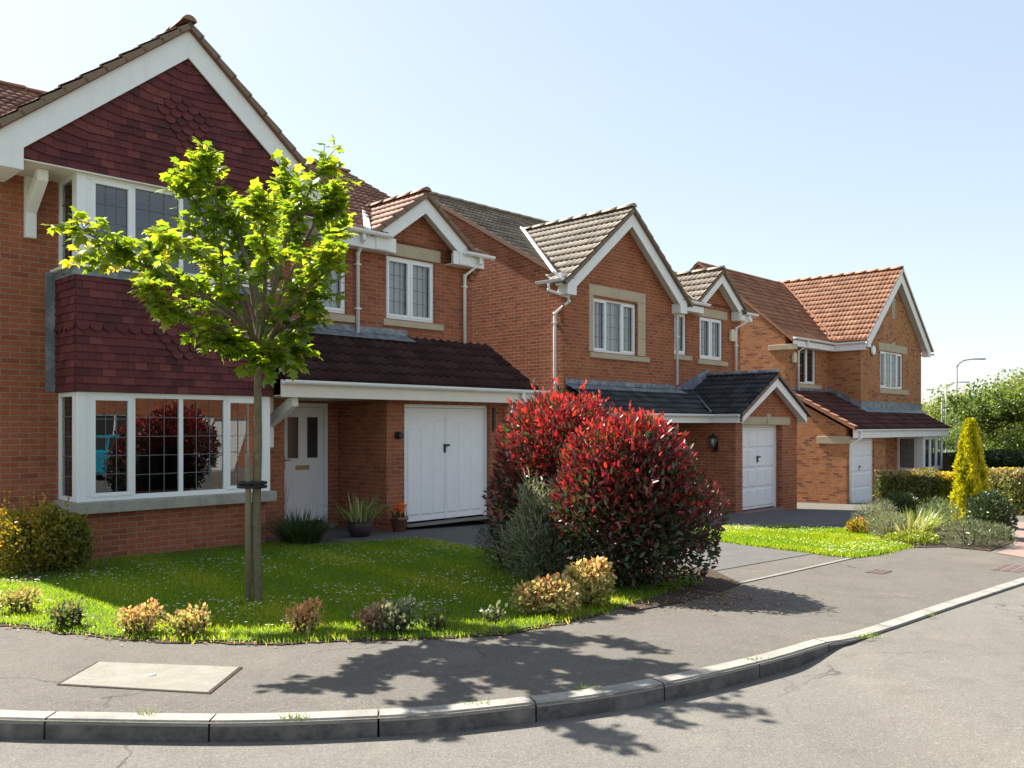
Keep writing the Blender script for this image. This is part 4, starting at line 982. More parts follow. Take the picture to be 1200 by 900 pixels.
# ================================================================== HOUSE 3
def house_three():
    h = House(P3, -2.6, 'far brown-brick house with steep orange tiled gable roof beside the street lamps')
    zg = -3.0; Lf, R = -.2, 9.15; W = h.mb(); bw, br_ = -.83, -2.0; wl = 3.12
    wall(W, front(br_), Lf, wl, zg, 3.0, holes=[(.75, 2.1, 1.42, 2.72)])
    W.face([(wl, br_, zg), (wl, bw, zg), (wl, bw, 3.0), (wl, br_, 3.0)])
    wall(W, front(bw), wl, R, zg, 3.0, holes=[(4.9, 7.15, 1.36, 2.72)])
    W.face([(wl, bw, 3.0), (R, bw, 3.0), (6.13, bw, 5.6)])
    for a in (Lf, R):
        W.face([(a, br_, zg), (a, br_, 2.95), (a, -5.3, 5.72), (a, -9, 2.95), (a, -9, zg)])
    W.face([(R, br_, zg), (R, bw, zg), (R, bw, 3.0), (R, br_, 3.0)])
    W.face([(Lf, -9, zg), (R, -9, zg), (R, -9, 2.95), (Lf, -9, 2.95)])
    # garage block under the lean-to
    wall(W, front(.05), Lf, 3.05, zg, -.1, holes=[(.0, 2.05, zg, -.46)], reveal=.1)
    W.face([(Lf, .05, zg), (Lf, br_, zg), (Lf, br_, 1.0), (Lf, .05, -.1)])
    W.face([(3.05, .05, zg), (3.05, bw, zg), (3.05, bw, -.1), (3.05, .05, -.1)])
    h.build(W, 'wall', M['brick3'], recalc=False)
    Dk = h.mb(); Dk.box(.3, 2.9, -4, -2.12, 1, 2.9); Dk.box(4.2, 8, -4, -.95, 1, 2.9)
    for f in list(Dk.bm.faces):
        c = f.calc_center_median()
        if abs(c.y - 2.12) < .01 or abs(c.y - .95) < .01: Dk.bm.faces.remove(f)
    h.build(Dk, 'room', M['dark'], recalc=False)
    window(h, front(br_), .75, 2.1, 1.42, 2.72, [1, 1], (2, 4), recess=.07, openers=(1,), sill=(.6, 2.45, 1.26, 1.415, .05, 'stone'))
    window(h, front(bw), 4.9, 7.15, 1.36, 2.72, [1, 1, 1, 1], (2, 4), recess=.07, openers=(0, 3), curtain=M['curtain'], sill=(4.75, 7.6, 1.16, 1.355, .06, 'stone'), lintel=[(4.75, 6.02, 2.74, 3.02), (6.33, 7.6, 2.74, 3.02), (6.025, 6.325, 2.74, 3.12)])
    # roofs
    pm = .84; k = math.sqrt(1 + pm * pm); zr = 5.86; run = 3.6
    m = slope(h, 'roof', M['tile_h3'], (Lf - .06, -1.7, zr - run * pm), (1, 0, 0), (0, -1 / k, pm / k), R - Lf + .12, run * k, .3, .15)
    slope(h, 'roof', M['tile_h3'], (R + .06, -8.9, zr - run * pm), (-1, 0, 0), (0, 1 / k, pm / k), R - Lf + .12, run * k, .3, .15)
    V = h.mb(); V.prism([(Lf - .07, -1.7, zr - run * pm - .09), (Lf - .07, -5.3, zr - .09), (Lf - .07, -5.3, zr + .02), (Lf - .07, -1.7, zr - run * pm + .02)], (.05, 0, 0)); h.build(V, 'verge', M['ridge3'], m)
    gc, gz_, gp = 6.33, 5.78, .86
    gable_set(h, -.58, gc, gz_, 3.2, gp, bh=.42, foot_h=.3, box=.28, depth=.26)
    gr = gable_roof(h, M['tile_h3'], M['ridge3'], gc, gz_ + .09, 3.34, gp, -.52, -9.0, gauge=.31, period=.15, vmat=M['white_wood'], amp=.028)
    V = h.mb(); V.prism([(gc - 3.3, -1.62, 3.0), (gc - .05, -5.25, 5.84), (gc - .2, -5.25, 5.86), (gc - 3.5, -1.62, 3.03)], (0, 0, .04)); h.build(V, 'valley_lining', M['ridge3'], gr)
    F = h.mb(); F.box(Lf - .03, 2.95, -1.72, -1.69, 2.62, 2.88); F.box(Lf, 2.95, -2.0, -1.722, 2.625, 2.64); F.box(2.95, 2.98, -1.69, -.6, 2.62, 2.88); F.box(2.98, 3.2, -1.9, -.6, 2.625, 2.64); h.build(F, 'fascia', M['white_wood'], bevel=.004)
    gutter(h, (Lf - .1, -1.63, 2.89), (2.9, -1.63, 2.89)); gutter(h, (2.9, -1.65, 2.89), (2.9, -.55, 2.89)); gutter(h, (9.75, -.5, 2.86), (9.75, -2, 2.86))
    K = h.mb(); K.box(Lf - .03, Lf + .2, -2.6, -1.66, 2.5, 2.68); h.build(K, 'corbel', M['stone'], bevel=.01)
    K = h.mb(); K.box(Lf - .03, Lf + .1, -.9, .16, -.6, -.36); h.build(K, 'corbel', M['stone'], bevel=.01)
    K = h.mb(); K.prism([(.22, -1.99, 2.1), (.22, -1.99, 2.36), (.29, -1.99, 2.45), (.42, -1.99, 2.45), (.49, -1.99, 2.36), (.49, -1.99, 2.1)], (0, .09, 0)); h.build(K, 'alarm_box', M['creamplastic'], bevel=.02)
    K = h.mb(); K.tube([(4.1, bw, 2.68), (4.1, bw + .09, 2.68)], .16, 18); K.T = h.T
    lamp = h.build(K, 'alarm_box', M['white'], label='round white alarm box'); K = h.mb(); K.tube([(4.1, bw - .001, 2.68), (4.1, bw + .02, 2.68)], .185, 18); h.build(K, 'back_plate', M['black'], lamp)
    K = h.mb(); K.box(5.98, 6.3, bw, bw + .025, 4.0, 4.75); v_ = h.build(K, 'gable_vent', M['stone'], bevel=.004); K = h.mb()
    for q in range(6): K.box(6.04, 6.24, bw + .025, bw + .035, 4.08 + q * .105, 4.14 + q * .105)
    h.build(K, 'louvre', M['greystone'], v_)
    downpipe(h, [(.72, -1.63, 2.84), (.72, -1.63, 2.7), (.62, -1.92, 2.5), (.62, -1.92, 1.0)], clips=(2.0,))
    # lean-to
    p2 = .55; k = math.sqrt(1 + p2 * p2)
    lr = slope(h, 'porch_roof', M['tile_porch3'], (Lf - .1, .36, -.1), (1, 0, 0), (0, -1 / k, p2 / k), 9.1, 2.3 * k, .3, .15, .02)
    V = h.mb()
    for q in range(8):
        t0, t1 = q * .33, q * .33 + .34; V.hexa([(Lf - .14, .36 - t0 / k, -.16 + t0 * p2 / k), (Lf + .1, .36 - t0 / k, -.16 + t0 * p2 / k), (Lf + .1, .36 - t1 / k, -.16 + t1 * p2 / k), (Lf - .14, .36 - t1 / k, -.16 + t1 * p2 / k),
                                           (Lf - .14, .36 - t0 / k, -.02 + t0 * p2 / k), (Lf + .1, .36 - t0 / k, -.02 + t0 * p2 / k), (Lf + .1, .36 - t1 / k, -.06 + t1 * p2 / k), (Lf - .14, .36 - t1 / k, -.06 + t1 * p2 / k)])
    h.build(V, 'verge', M['ridge3'], lr)
    lead_flash(h, [([(Lf, -1.985, 1.0), (wl - .01, -1.985, 1.0), (wl - .01, -1.985, 1.25), (Lf, -1.985, 1.25)], (0, .015, 0)), ([(wl - .02, -2.0, 1.15), (wl - .02, bw, .5), (wl - .02, bw, .78), (wl - .02, -2.0, 1.4)], (.015, 0, 0)), ([(wl - .03, bw + .012, .45), (R, bw + .012, .45), (R, bw + .012, .84), (wl - .03, bw + .012, .84)], (0, .015, 0)), ([(wl - .2, bw + .028, .58), (R, bw + .028, .58), (R, bw + .3, .45), (wl - .2, bw + .3, .45)], (0, 0, .012))])
    F = h.mb(); F.box(Lf - .1, 8.75, .3, .33, -.42, -.14); F.box(Lf, 8.7, bw, .298, -.415, -.4); h.build(F, 'fascia', M['white_wood'], bevel=.004)
    gutter(h, (Lf - .15, .39, -.15), (8.85, .39, -.15))
    downpipe(h, [(.1, .39, -.2), (.1, .39, -.42), (-.02, .1, -.6), (-.02, .1, -2.6)])
    garage_door(h, .05, .0, 2.05, -2.58, -.46, 'square', (.95, -1.4), recess=.08)
    # entrance recess and box bay
    fr = front(bw); D = h.mb(); fbox(D, fr, 3.6, 4.4, .0, .05, -2.5, -.48); do = h.build(D, 'front_door', M['white'], bevel=.005)
    G = h.mb(); fbox(G, fr, 3.8, 4.2, .05, .055, -1.4, -.7); h.build(G, 'door_pane', M['obscure'], do)
    window(h, front(.1), 6.7, 8.75, -1.7, -.43, [1, 1, 1], (2, 4), recess=.03, fw=.12, mw=.17)
    window(h, left(6.55), bw, -.12, -1.7, -.43, [1], (4, 4), recess=.03, fw=.09, curtain=M['curtain'])
    B = h.mb(); B.box(6.56, 8.75, bw, .1, -2.9, -1.7); B.box(6.54, 6.7, -.12, .11, -1.7, -.43, mat=1); h.build(B, 'bay_base', [M['brick3'], M['white']])
    B = h.mb(); B.box(7.0, 8.74, bw + .02, -.25, -1.7, -.44); h.build(B, 'room', M['dark'])
house_three()

# ================================================================== plants
def ell_points(n, c, r, shell=.45, floor=None):
    v = unit(RNG.normal(size=(n, 3))); rad = 1 - shell * RNG.random(n) ** 1.7
    p = np.array(c) + v * rad[:, None] * np.array(r)
    return p, v
def lumpy(p, v, amt, freq=3.1, seed=0):
    ph = np.array([1.3, 2.1, .7]) * (seed + 1)
    n = np.sin(p[:, 0] * freq + ph[0]) * np.cos(p[:, 1] * freq * 1.13 + ph[1]) + np.sin(p[:, 2] * freq * 1.31 + ph[2] + p[:, 0] * 1.7) * .8 + .5 * np.sin(p[:, 0] * freq * 2.7 + p[:, 1] * freq * 2.3 + ph[2]) * np.sin(p[:, 2] * freq * 2.9)
    return p + v * (n * amt)[:, None]
def shrub(name, label, cat, x, y, lobes, n, size, mat, tint, tpl='oval', group=None, shoots=0, up=.5, jit=.7, lump=.06, shell=.5, stems=7, z=None, inner=.25):
    z = gz(x, y) if z is None else z
    root = empty(name, (x, y, z), 0, label, cat, group)
    tot = sum(l[3] * l[4] + l[4] * l[5] for l in lobes); PP = []; DD = []; VV = []
    for i, (cx, cy, cz, rx, ry, rz_) in enumerate(lobes):
        k = max(8, int(n * (rx * ry + ry * rz_) / tot))
        p, v = ell_points(k, (cx, cy, cz), (rx, ry, rz_), shell)
        p = lumpy(p, v, lump, seed=i)
        ki = int(k * inner); pi, vi = ell_points(ki, (cx, cy, cz), (rx * .7, ry * .7, rz_ * .7), 1)
        p = np.vstack([p, pi]); v = np.vstack([v, vi])
        PP.append(p); VV.append(v)
    P = np.vstack(PP); V = np.vstack(VV); ok = P[:, 2] > .015; P, V = P[ok], V[ok]
    if shoots:                                    # young shoots standing out of the outline
        SP, SV = [], []
        for q in range(shoots):
            l = lobes[RNG.integers(len(lobes))]; v = RNG.normal(size=3); v[2] = abs(v[2]) * 1.1 + .1; v /= np.linalg.norm(v); b = np.array(l[:3]) + v * np.array(l[3:]) * .95
            dr = v * .5 + np.array([0, 0, .8]) + RNG.normal(size=3) * .15; ln = RNG.uniform(.05, .15)
            for t in np.linspace(0, 1, int(ln / .018)): SP.append(b + dr * ln * t); SV.append(dr * .9 + RNG.normal(size=3) * .5)
        P = np.vstack([P, SP]); V = np.vstack([V, unit(np.array(SV))])
    D = V + np.array([0, 0, up]) + RNG.normal(size=P.shape) * jit
    Nn = V * .6 + RNG.normal(size=P.shape) * .7 + np.array([0, 0, .4])
    T = tint(P, V) if callable(tint) else np.clip(RNG.normal(tint, .2, len(P)), 0, 1)
    sz = size * (RNG.random(len(P)) * .6 + .7)
    leaves('foliage', P, D, Nn, sz, T, tpl, mat, root)
    if stems:
        mb = MB()
        for q in range(stems):
            l = lobes[q % len(lobes)]; a = random.uniform(0, 6.28); rr = random.random() * .6
            ex, ey, ez = l[0] + l[3] * rr * math.cos(a), l[1] + l[4] * rr * math.sin(a), l[2] + l[5] * .5
            bx, by = l[0] * .5 + random.uniform(-.05, .05), l[1] * .5 + random.uniform(-.05, .05); r0 = .012 + .012 * min(1, l[5])
            mb.tube([(bx, by, -.03), ((bx + ex) / 2 + random.uniform(-.04, .04), (by + ey) / 2 + random.uniform(-.04, .04), ez * .5), (ex, ey, ez)], [r0, r0 * .7, r0 * .35], 6)
        mb.build('stems', M['stem'], root)
    return root

# red photinia: two rounded shrubs grown together
def red_tint(h, off=0):
    def f(P, V):
        out = np.clip(.45 * P[:, 2] / h + .25 * V[:, 2] + .12 * np.sin(P[:, 0] * 7) * np.cos(P[:, 1] * 6), 0, 1.2)
        t = np.clip(out + RNG.normal(0, .24, len(P)) + .13 + off, 0, 1); old = RNG.random(len(P)) < .17      # last year's green leaves among the new red ones
        return np.where(old, RNG.uniform(.05, .32, len(P)), t)
    return f
shrub('photinia_shrub', 'big rounded red-leaved shrub at the driveway corner, front one of the pair', 'shrub', 1.29, 9.1,
      [(-.06, 0, .92, .78, .68, .84), (.26, .05, .62, .7, .62, .6), (-.2, .1, 1.22, .5, .5, .5), (.08, -.05, 1.42, .42, .42, .44), (-.25, -.1, .7, .6, .5, .66), (.28, 0, 1.1, .36, .4, .4)], 16500, .072, L['red'], red_tint(1.9, .02), 'lance', up=.7, jit=.55, lump=.075, shell=.45, stems=9, shoots=90)
shrub('photinia_shrub', 'taller-topped red-leaved shrub behind the rounded one, nearer the garage', 'shrub', .55, 10.05,
      [(0, 0, 1.2, .78, .75, .8), (.04, 0, 1.62, .66, .6, .5), (-.25, -.05, .85, .55, .55, .75), (.4, .08, 1.38, .48, .55, .58)], 11500, .072, L['red'], red_tint(2.0, .03), 'lance', up=.7, jit=.55, lump=.075, shell=.45, stems=8, shoots=70)
shrub('rosemary_shrub', 'upright grey-green needle-leaved shrub against the left side of the red shrubs', 'shrub', .42, 9.35,
      [(0, 0, .55, .42, .34, .55), (.16, .02, .85, .26, .24, .42), (-.12, 0, .4, .36, .32, .42), (-.2, -.05, .75, .16, .16, .3)], 8500, .075, L['sage'], lambda P, V: np.clip(RNG.normal(.45, .22, len(P)) + .25 * (V[:, 2] > .2), 0, 1), 'needle', up=.9, jit=.75, lump=.1, shell=.6, shoots=60)
shrub('heather_shrub', 'low dark green shrub at the lawn end left of the grey-green shrub', 'shrub', -.06, 10.2,
      [(0, 0, .26, .36, .3, .34), (.25, -.1, .24, .26, .22, .3)], 3600, .05, L['darkgreen'], .35, 'needle', up=.6, lump=.04)
shrub('spirea_shrub', 'lower wide golden spirea with orange tips, left of the taller one beside the red shrubs', 'shrub', .30, 7.55,
      [(0, 0, .14, .22, .19, .16), (.14, .05, .17, .16, .15, .15), (-.15, -.03, .13, .12, .12, .14)], 1300, .042, L['spirea'], lambda P, V: np.clip(.25 + 1.5 * P[:, 2] + RNG.normal(0, .2, len(P)), 0, 1), 'oval', lump=.055, stems=6, jit=.85, shell=.7)
shrub('spirea_shrub', 'taller golden spirea with pale orange tips touching the front red shrub', 'shrub', .70, 7.95,
      [(0, 0, .2, .2, .18, .22), (.1, .02, .3, .13, .13, .16), (-.12, 0, .26, .1, .1, .13)], 1300, .045, L['spirea'], lambda P, V: np.clip(.2 + 1.1 * P[:, 2] + RNG.normal(0, .2, len(P)), 0, 1), 'oval', lump=.055, stems=6, jit=.85, shell=.7)
shrub('yellow_shrub', 'rounded yellow-green shrub left of the bay window by the brick wall', 'shrub', -5.55, 10.15,
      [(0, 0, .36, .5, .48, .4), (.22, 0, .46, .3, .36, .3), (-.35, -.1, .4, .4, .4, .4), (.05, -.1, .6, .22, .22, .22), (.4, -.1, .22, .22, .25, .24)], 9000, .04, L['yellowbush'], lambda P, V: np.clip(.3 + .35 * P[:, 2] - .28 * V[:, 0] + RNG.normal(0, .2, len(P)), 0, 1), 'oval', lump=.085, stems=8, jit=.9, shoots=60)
# row of small spireas along the pavement edge
row = [(16, 722, .2, .24, 'spirea', 'golden bronze spirea at the far left end of the lawn edge', .35, 620),
       (74, 738, .17, .22, 'spiread', 'pale-tipped spirea second from the left along the lawn edge', .2, 520),
       (160, 746, .18, .25, 'spirea', 'orange and pink tipped spirea left of the concrete cover end of the lawn', .6, 800),
       (218, 748, .18, .22, 'spirea', 'cream and orange tipped spirea just left of the staked tree', .45, 800),
       (354, 744, .15, .26, 'spirea', 'bright orange tipped spirea just right of the staked tree', .75, 560),
       (438, 744, .17, .24, 'spiread', 'reddish spirea with dusky leaves next to a taller green one', .85, 650),
       (466, 744, .19, .27, 'sage', 'rounded dull green shrub touching the reddish spirea at the lawn edge', .4, 900),
       (508, 741, .12, .15, 'spiread', 'tiny sparse shrub with a grass tuft right of the dull green one', .3, 260),
       (577, 732, .12, .13, 'sage', 'tiny low shrub nearest the golden spireas on the lawn edge', .6, 260)]
for i, (px, py, r, hh, mk, lb, tn, cnt) in enumerate(row):
    x, y, z = gnd(px, py)
    shrub('small_spirea', lb, 'shrub', x, y + .06, [(0, 0, hh * .38, r * .64, r * .72, hh * .48), (r * .4, .03, hh * .62, r * .4, r * .4, hh * .36), (-r * .45, -.02, hh * .5, r * .42, r * .4, hh * .34)], int(cnt * .5), .036, L[mk],
          (lambda tn: lambda P, V: np.clip(tn - .35 + 2.6 * P[:, 2] + RNG.normal(0, .2, len(P)), 0, 1))(tn), 'oval', group='small shrubs along the lawn edge', lump=.035, shell=.95, stems=8, up=1.1, jit=.8)

# arching plants: clumps of long blades
def clump(name, label, x, y, n, length, mat, tint=.4, spread=.5, w=.012, cat='plant', z=None, parent=None, up=1.0, off=(0, 0, 0), droop=.5):
    z = gz(x, y) if z is None else z
    root = parent or empty(name, (x, y, z), 0, label, cat)
    V = []; F = []; T = []; c = 0
    for i in range(n):
        a = RNG.random() * 6.283; r = RNG.random() ** .6 * spread * .35
        l_ = length * (RNG.random() * .5 + .6); lean = RNG.random() * spread + .06
        d = np.array([math.cos(a), math.sin(a), 0]); s_ = np.array([-d[1], d[0], 0]); b = np.array(off) + d * r
        seg = 5
        for k in range(seg + 1):
            t = k / seg; p = b + d * (lean * l_ * (t + droop * t * t)) + np.array([0, 0, l_ * up * (t - droop * .55 * lean * 2 * t * t)])
            ww = w * (1 - t ** 2 * .97); V += [p - s_ * ww, p + s_ * ww]
        tn = np.clip(RNG.normal(tint, .2), 0, 1)
        for k in range(seg):
            F.append((c + 2 * k, c + 2 * k + 1, c + 2 * k + 3, c + 2 * k + 2)); T.append(tn)
        c += 2 * (seg + 1)
    V = np.array(V); V[:, 2] = np.maximum(V[:, 2], .006)
    np_mesh('leaves', V, np.array(F), np.array(T), mat, root)
    return root
clump('leafy_clump', 'dark green arching clump by the front door under the porch bracket', -3.15, 12.75, 420, .58, L['darkgreen'], .5, .75, .012)
def potted(name, label, x, y, prof, mat, n, length, lm, spread, w=.014, tint=.55, cat='potted plant', up=1):
    z = gz(x, y) + .005; root = empty(name, (x, y, z), 0, label, cat)
    mb = MB(); mb.lathe(prof, (0, 0, 0), 22); mb.build('pot', mat, root)
    mb = MB(); rr, hz = prof[-1]; mb.lathe([(0, hz - .035), (rr * .9, hz - .03)], (0, 0, 0), 16); mb.build('soil', M['soil'], root)
    if n: clump('x', '', x, y, n, length, lm, tint, spread, w, parent=root, off=(0, 0, hz - .03), up=up)
    return root, hz
potted('potted_spiky_plant', 'dark glazed pot with a striped spiky plant by the porch corner', -2.45, 13.75, [(.14, 0), (.2, .1), (.22, .2), (.2, .27), (.215, .29)], M['slatepot'], 75, .5, L['spike'], .9, .014, .6)
pf, hz = potted('flower_pot', 'square-rimmed clay pot of orange flowers at the garage pier', -1.93, 14.62, [(.11, 0), (.14, .2), (.155, .2), (.155, .25), (.14, .25)], M['terracotta'], 14, .22, L['darkgreen'], .5, .02, .3)
n = 90; p, v = ell_points(n, (.03, -.02, hz + .15), (.09, .09, .07), 1); leaves('flowers', p, v + RNG.normal(size=p.shape) * .3, RNG.normal(size=p.shape), .05, RNG.random(n), 'oval', L['flower'], pf)
pd, hz = potted('door_pot', 'small grey pot with reddish stems beside the front door', *loc2w(P1, -1.98, -1.2), [(.11, 0), (.14, .22), (.15, .26), (.135, .26)], M['greypot'], 16, .3, L['spiread'], .5, .02, .9)
clump('potted_climber', 'thin dry russet plant leaning on the left side of the front door', *loc2w(P1, -1.78, -1.3), 26, 1.0, L['spiread'], .9, .1, .018, droop=.1)

# golden conifer
def conifer():
    x, y, z = gnd(1137, 618); root = empty('golden_conifer', (x, y, z), 0, 'tall narrow golden yellow conifer in the planting bed', 'conifer')
    n = 15000; t = RNG.random(n) ** .8; Hh = 1.9
    R = .265 * np.where(t < .1, .85 + .15 * t / .1, 1) * (1 - t ** 1.6) ** .8 + .025
    a = RNG.random(n) * 6.283
    R = R * (1 + .1 * np.sin(a * 5 + t * 9) + .07 * np.sin(a * 9 - t * 23) + .08 * np.sin(t * 31 + a * 3)) * (1 - .35 * RNG.random(n) ** 2)
    P = np.stack([R * np.cos(a), R * np.sin(a), t * Hh + .03], 1); V = np.stack([np.cos(a), np.sin(a), np.zeros(n)], 1)
    D = V * .5 + np.array([0, 0, 1.0]) + RNG.normal(size=P.shape) * .4
    T = np.clip(.55 + .3 * np.sin(a * 5 + t * 9) + RNG.normal(0, .22, n), 0, 1)
    leaves('foliage', P, D, V + RNG.normal(size=P.shape) * .5, .075 * (RNG.random(n) * .6 + .7), T, 'lance', L['conifer'], root, wid=.09)
    mb = MB(); mb.tube([(0, 0, -.05), (0, 0, 1.0), (.01, 0, 1.75)], [.045, .03, .008], 8); mb.build('trunk', M['bark'], root)
conifer()

# plants in the bed round the conifer
def bed(px, py, lobes, n, size, mk, tn, tpl, lb, nm_='bed_shrub', up=.8, lump=.04):
    x, y, z = gnd(px, py); shrub(nm_, lb, 'shrub', x, y, lobes, n, size, L[mk], tn, tpl, up=up, lump=lump, stems=5)
bed(1020, 622, [(0, 0, .22, .3, .28, .28), (.25, .1, .28, .25, .25, .27)], 2600, .05, 'sage', .55, 'needle', 'grey-green bush at the left end of the planting bed', 'lavender_bush')
bed(1042, 630, [(0, 0, .18, .3, .25, .22)], 1700, .05, 'lavender', .75, 'needle', 'low brownish heather behind the pale flowers of the bed', 'heather_bush')
bed(1058, 616, [(0, 0, .28, .34, .3, .36)], 2400, .055, 'darkgreen', .75, 'lance', 'mid green bush in the middle of the bed under the hedge', 'bed_bush')
bed(1100, 622, [(0, 0, .26, .34, .3, .34), (-.1, -.1, .2, .3, .3, .3)], 2400, .055, 'lavender', .55, 'needle', 'grey-mauve lavender bush left of the golden conifer', 'lavender_bush')
bed(1160, 630, [(0, 0, .34, .32, .34, .42)], 3000, .045, 'darkgreen', .5, 'oval', 'dark rounded bush right of the golden conifer', 'bed_bush')
bed(1135, 640, [(0, 0, .16, .4, .3, .22), (.35, .02, .15, .3, .28, .19)], 3200, .05, 'sage', .35, 'needle', 'low spreading green bush at the foot of the golden conifer', 'bed_bush')
bed(1066, 637, [(0, 0, .06, .4, .25, .1)], 1100, .04, 'lime', .5, 'oval', 'bright lime ground plant at the front of the bed', 'lime_plant')
bed(1004, 626, [(0, 0, .1, .16, .15, .13)], 500, .04, 'yellowbush', .6, 'oval', 'little yellow plant at the left tip of the bed', 'yellow_plant')
x, y, z = gnd(1078, 628); clump('spiky_clump', 'fresh green clump of upright blades in front of the lavender', x, y, 260, .5, L['blade'], .7, .6, .011)
x, y, z = gnd(1064, 630); clump('spiky_clump', 'pale striped clump of stiff spiky blades in the planting bed', x, y, 120, .52, L['spike'], .75, .95, .014)

# hedges
def hedge(name, label, p0, p1, wdt, hgt, n, mats, tint, size=.06):
    p0, p1 = Vector((*p0, 0)), Vector((*p1, 0)); d = p1 - p0; Ln = d.length; d.normalize(); s_ = Vector((-d.y, d.x, 0))
    root = empty(name, (p0.x, p0.y, gz(p0.x, p0.y)), math.atan2(d.y, d.x), label, 'hedge')
    u = RNG.random(n) * Ln; f = RNG.random(n); v = np.zeros(n); z = np.zeros(n); V = np.zeros((n, 3))
    top = f < .38
    v[top] = (RNG.random(top.sum()) - .5) * wdt; z[top] = hgt; V[top] = (0, 0, 1)
    sd_ = ~top; sg = np.where(RNG.random(sd_.sum()) < .5, -1, 1); v[sd_] = sg * wdt / 2; z[sd_] = RNG.random(sd_.sum()) * hgt; V[sd_] = np.stack([np.zeros(len(sg)), sg, np.full(len(sg), .2)], 1)
    P = np.stack([u, v, z], 1); inn = RNG.random(n) ** 2 * .16
    P = P - V * inn[:, None]; P = lumpy(P, V, .05, 2.3)
    slopez = (gz(p1.x, p1.y) - gz(p0.x, p0.y)) / Ln; P[:, 2] += P[:, 0] * slopez
    # rounded shoulders
    P[:, 2] -= np.where(np.abs(P[:, 1]) > wdt * .33, (np.abs(P[:, 1]) - wdt * .33) * .6 * (P[:, 2] / hgt), 0)
    ends = RNG.random(n) < .08; P[ends, 0] = np.where(RNG.random(ends.sum()) < .5, 0, Ln) + RNG.normal(0, .05, ends.sum()); P[ends, 1] = (RNG.random(ends.sum()) - .5) * wdt; P[ends, 2] = RNG.random(ends.sum()) * hgt
    D = V + RNG.normal(size=P.shape) * .7 + np.array([0, 0, .5])
    leaves('foliage', P, D, V + RNG.normal(size=P.shape) * .7, size * (RNG.random(n) * .6 + .7), tint(P), 'oval', mats, root)
    mb = MB(); k = 0
    while k * .35 < Ln: mb.tube([(k * .35, 0, -.1), (k * .35 + .05, .03, hgt * .5), (k * .35 - .03, -.02, hgt * .85)], [.025, .018, .008], 6); k += 1
    mb.build('stems', M['stem'], root)
    return root
hedge('box_hedge', 'clipped green and bronze hedge in front of the far house garage', (9.35, 21.6), (10.6, 21.4), .9, 1.02, 6500, L['hedge'], lambda P: np.clip(.35 + .4 * (P[:, 2] > .85) + RNG.normal(0, .22, len(P)), 0, 1), .075)
hedge('golden_hedge', 'clipped golden-topped hedge joining the bronze one behind the conifer', (10.55, 21.5), (12.6, 21.2), .9, .98, 9500, L['goldhedge'], lambda P: np.clip(.15 + .6 * (P[:, 2] > .8) + RNG.normal(0, .2, len(P)), 0, 1), .075)
hedge('brown_hedge', 'long brownish-green hedge right of the golden conifer', (11.4, 20.1), (16.5, 20.6), 1.0, 1.05, 13000, L['hedge'], lambda P: np.clip(.5 + .3 * (P[:, 2] > .85) + RNG.normal(0, .22, len(P)), 0, 1), .075)

